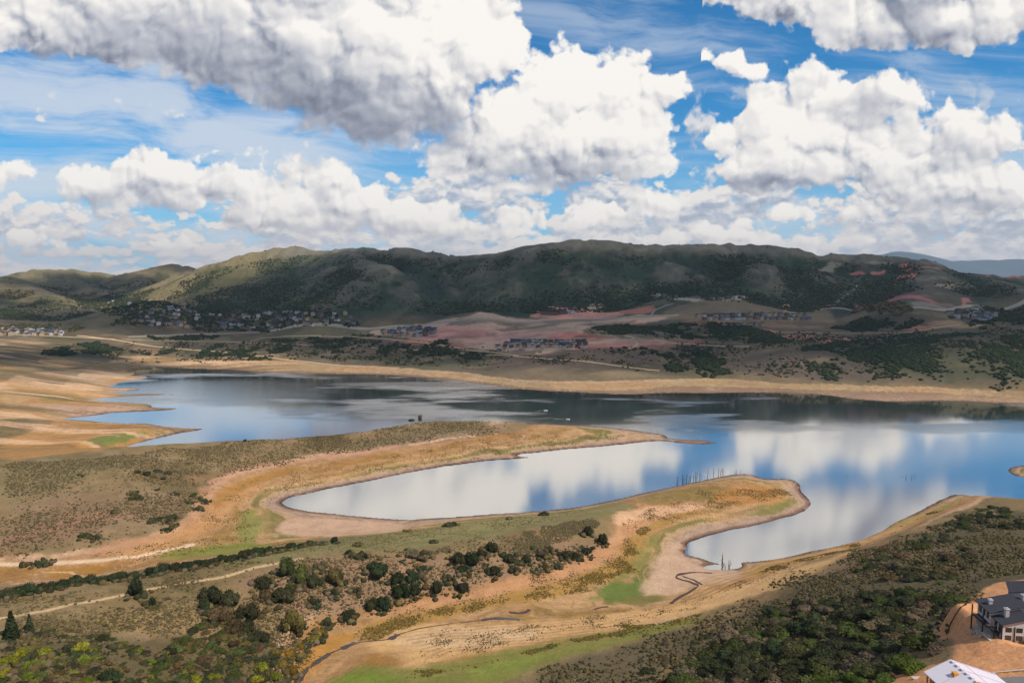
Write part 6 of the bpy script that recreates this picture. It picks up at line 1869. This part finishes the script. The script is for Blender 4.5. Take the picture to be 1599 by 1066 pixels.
# the house under construction, wrapped roof
_c = at_height(1446, 1048, 80.4)
HC = new_obj('unfinished_house', None, loc=(_c[0] + 0.9, _c[1] - 0.9 * 17.5, 73.4))
HC.scale = (0.9, 0.9, 0.9)
HC.rotation_euler = (0, 0, math.radians(2))
tag(HC, 'unfinished house with white wrapped roof and orange sheathing at the bottom edge', 'house')
argsC = (0, 16.5, 0, 16.5, 8.0, 5.6, 10.7, 6.9)
V, F = gable_block(*argsC)
new_obj('wall', poly_mesh('wall', V, F, M_OSB), HC)
V, F = roof_slabs(*argsC, over=1.0)
rC = new_obj('roof', poly_mesh('roof', V, F, M_WRAP), HC)
def on_left(x):
    return 8.0 + x * (10.7 - 8.0) / 5.6 + 0.28
def on_right(x):
    return 10.7 - (x - 5.6) * (10.7 - 6.9) / (16.5 - 5.6) + 0.28
for (x, y, f) in ((3.4, 12.4, on_left), (5.0, 6.6, on_left), (11.0, 6.2, on_right), (1.6, 8.0, on_left)):
    z = f(x)
    s = new_obj('skylight_box', box_mesh('skylight_box', [(x - 0.55, x + 0.55, y - 0.55, y + 0.55, z - 0.35, z + 0.75)], M_OSB), rC)
tape = []
for x in (6.6, 9.0, 11.6, 14.2):
    z = on_right(x)
    tape.append((x, z))
V, F = [], []
def seam(x0, y0, x1, y1, f, w=0.16):
    n = len(V)
    d = np.array([x1 - x0, y1 - y0])
    d = d / np.linalg.norm(d)
    px_, py_ = -d[1] * w, d[0] * w
    for (x, y) in ((x0 - px_, y0 - py_), (x1 - px_, y1 - py_), (x1 + px_, y1 + py_), (x0 + px_, y0 + py_)):
        V.append((x, y, f(x) + 0.02))
    F.append((n, n + 1, n + 2, n + 3))
seam(5.8, 17.0, 17.2, 17.0, on_right, 0.2)
seam(6.0, 12.8, 17.2, 12.8, on_right)
seam(6.0, 8.6, 17.2, 8.6, on_right)
seam(9.0, 16.8, 9.0, 1.0, on_right)
seam(-0.8, 12.0, 5.2, 12.0, on_left, 0.05)
new_obj('seam_tape', poly_mesh('seam_tape', V, F, M_PINK), rC)
rb = []
for k in range(7):
    rb.append((5.2, 6.0, 15.9 - k * 1.7, 16.7 - k * 1.7, 10.97, 11.2))
for r_ in rb:
    new_obj('ridge_vent', box_mesh('ridge_vent', [r_], M_WRAP), rC)
for x in (1.6, 4.6, 8.0, 12.0):
    o = new_obj('window_opening', box_mesh('window_opening', [(x, x + 1.6, 16.505, 16.56, 4.2, 6.4)], M_TRIM), HC)
for y in (14.2, 10.6, 7.0):
    new_obj('window_opening', box_mesh('window_opening', [(-0.06, -0.005, y - 0.9, y + 0.9, 4.4, 6.8)], M_TRIM), HC)
new_obj('corner_post', box_mesh('corner_post', [(-0.9, -0.6, 16.2, 16.5, -3, 7.5)], M_OSB), HC)

# street, kerb, silt fence, rubble
ribbon('street', [(1568, 1068), (1600, 1064), (1660, 1060), (1760, 1050), (1900, 1040)], 7.5, M_ASPH, 0.12)
ribbon('kerb', [(1551, 1051), (1575, 1048), (1600, 1046.5), (1660, 1042), (1760, 1034), (1900, 1022)], 0.5, M_KERB, 0.28)
ribbon('kerb', [(1551, 1051), (1560, 1060), (1566, 1070), (1572, 1084)], 0.45, M_KERB, 0.28)

def silt_fence():
    q = np.array([(1478, 990), (1484, 975), (1491, 962), (1499, 951), (1509, 944)], float)
    x, y, z = ground_at(q[:, 0], q[:, 1])
    V, F = [], []
    for i in range(len(x)):
        for dx in (0, 0.12):
            V += [(x[i] + dx, y[i], z[i] - 0.3), (x[i] + dx, y[i], z[i] + 0.7)]
    for i in range(len(x) - 1):
        a = i * 4
        F += [(a, a + 4, a + 5, a + 1), (a + 2, a + 3, a + 7, a + 6), (a + 1, a + 5, a + 7, a + 3)]
    o = new_obj('silt_fence', poly_mesh('silt_fence', V, F, M_FENCE))
    tag(o, 'low black fabric fence between the orange plot and the oak thicket', 'fence')
    for i in range(len(x)):
        new_obj('fence_post', box_mesh('fence_post', [(x[i] - 0.09, x[i] - 0.003, y[i] - 0.04, y[i] + 0.04, z[i] - 0.3, z[i] + 0.9)], M_TRIM), o)
silt_fence()
def rubble():
    rr = np.random.RandomState(3)
    q = np.array([(1518 + rr.rand() * 34, 976 + rr.rand() * 20) for _ in range(46)])
    x, y, z = ground_at(q[:, 0], q[:, 1])
    parts = []
    for i in range(len(x)):
        s = 0.25 + 0.5 * rr.rand()
        parts.append((x[i] - s, x[i] + s, y[i] - s * 0.7, y[i] + s * 0.7, z[i] - 0.2, z[i] + 0.1 + 0.25 * rr.rand() + 0.001 * i))
    o = new_obj('broken_concrete', box_mesh('broken_concrete', parts, M_CONC))
    tag(o, kind='stuff')
rubble()
x, y, z = (float(v[0]) for v in ground_at(1432, 1058))
o = new_obj('sheet_of_plywood', box_mesh('sheet_of_plywood', [(-1.2, 1.2, -0.6, 0.6, 0.02, 0.14)], M_CONC), loc=(x, y, z))
tag(o, 'pale sheet of plywood lying on the dirt left of the unfinished house', 'board')

# ------------------------------------------------------------------ cloud high overhead, outside the picture, that shades the hills beyond the lake
def mat_cloud():
    m = bpy.data.materials.new('cloud_water_droplets')
    m.use_nodes = True
    m.node_tree.nodes.clear()
    b = NB(m.node_tree)
    out = b.n('ShaderNodeOutputMaterial')
    d, t_ = b.n('ShaderNodeBsdfDiffuse'), b.n('ShaderNodeBsdfTranslucent')
    d.inputs[0].default_value = (0.85, 0.86, 0.88, 1)
    t_.inputs[0].default_value = (0.75, 0.78, 0.82, 1)
    ms = b.n('ShaderNodeMixShader')
    ms.inputs[0].default_value = 0.35
    b.put(ms.inputs[1], d.outputs[0])
    b.put(ms.inputs[2], t_.outputs[0])
    tp = b.n('ShaderNodeBsdfTransparent')          # thin cloud: part of the sunlight comes straight through
    m2 = b.n('ShaderNodeMixShader')
    m2.inputs[0].default_value = 0.89
    b.put(m2.inputs[1], ms.outputs[0])
    b.put(m2.inputs[2], tp.outputs[0])
    m.node_tree.links.new(m2.outputs[0], out.inputs[0])
    return m

def overhead_cloud(P, zt, spacing, r0, r1, height=1500.0, seed=1, name='cloud', hole=0.0):
    """P: outline of its shadow on the ground (world metres)"""
    rr = np.random.RandomState(seed)
    sh = (height - zt) / math.tan(SUN_EL)
    off = np.array([math.sin(SUN_AZ), math.cos(SUN_AZ)]) * sh
    W2 = np.array(P, float)
    area = 0.5 * abs(np.sum(W2[:, 0] * np.roll(W2[:, 1], -1) - W2[:, 1] * np.roll(W2[:, 0], -1)))
    pts = scatter(P, int(area / spacing ** 2 * 1.25), rr, spacing * 0.72, world=True)
    if hole > 0:
        pts = pts[fbm(pts[:, 0], pts[:, 1], 260, 3, 33) > -1 + hole]
    v, f = ICO2
    n, k = len(pts), len(v)
    r = r0 + (r1 - r0) * rr.rand(n)
    j = 1 + fbm((v[None, :, 0] * 2 + rr.rand(n, 1) * 99), (v[None, :, 1] * 2 + v[None, :, 2] * 2), 1.0, 3, 5) * 0.35
    X = v[None, :, 0] * j * r[:, None] + pts[:, 0:1] + off[0]
    Y = v[None, :, 1] * j * r[:, None] + pts[:, 1:2] + off[1]
    Zc = height + rr.rand(n, 1) * 90
    Z_ = np.maximum(v[None, :, 2] * j * r[:, None] * 0.8, -18 - 8 * rr.rand(n, 1)) + Zc
    V = np.stack([X, Y, Z_], -1).reshape(-1, 3)
    F = (f[None] + (np.arange(n) * k)[:, None, None]).reshape(-1, 3)
    o = new_obj(name, mesh_np(name, V, F, M_CLOUD))
    tag(o, kind='stuff')
    print('cloud puffs', n)

M_CLOUD = mat_cloud()
overhead_cloud([(-1150, 1580), (-900, 1500), (-600, 1400), (-300, 1290), (0, 1160), (300, 1110), (600, 1070), (1000, 1030), (1700, 1000), (2300, 1100), (2400, 2200), (400, 2300), (-300, 2250),
                (-420, 2130), (-520, 2020), (-700, 1950), (-900, 1850), (-1120, 1760)], 90, 62, 66, 100, seed=1)
overhead_cloud([(-1500, 2050), (-1250, 1950), (-1100, 2200), (-1250, 2500), (-1700, 2600)], 120, 40, 50, 80, seed=2)
overhead_cloud([(-1450, 2650), (-700, 2500), (-700, 2800), (-1500, 2900)], 150, 42, 50, 80, seed=4)
overhead_cloud([(-900, 1120), (-640, 1150), (-600, 1230), (-820, 1300), (-1000, 1230)], 20, 28, 30, 50, seed=6)
overhead_cloud([(-1750, 1700), (-1350, 1650), (-1200, 1780), (-1450, 1950), (-1800, 1900)], 90, 40, 45, 70, seed=8)
overhead_cloud([(-2000, 2250), (-1600, 2150), (-1500, 2350), (-1900, 2500)], 120, 40, 45, 70, seed=9)


# ------------------------------------------------------------------ the air between here and the hills
def build_haze():
    m = bpy.data.materials.new('thin_haze')
    m.use_nodes = True
    m.node_tree.nodes.clear()
    b = NB(m.node_tree)
    out = b.n('ShaderNodeOutputMaterial')
    v = b.n('ShaderNodeVolumePrincipled')
    v.inputs['Color'].default_value = (0.62, 0.76, 0.95, 1)
    v.inputs['Density'].default_value = 0.00004
    v.inputs['Anisotropy'].default_value = 0.2
    m.node_tree.links.new(v.outputs[0], out.inputs['Volume'])
    x0, x1, y0, y1, z0, z1 = -14000, 14000, -3000, 14200, -8, 660
    o = new_obj('haze', box_mesh('haze', [(x0, x1, y0, y1, z0, z1)], m))
    tag(o, kind='stuff')
build_haze()
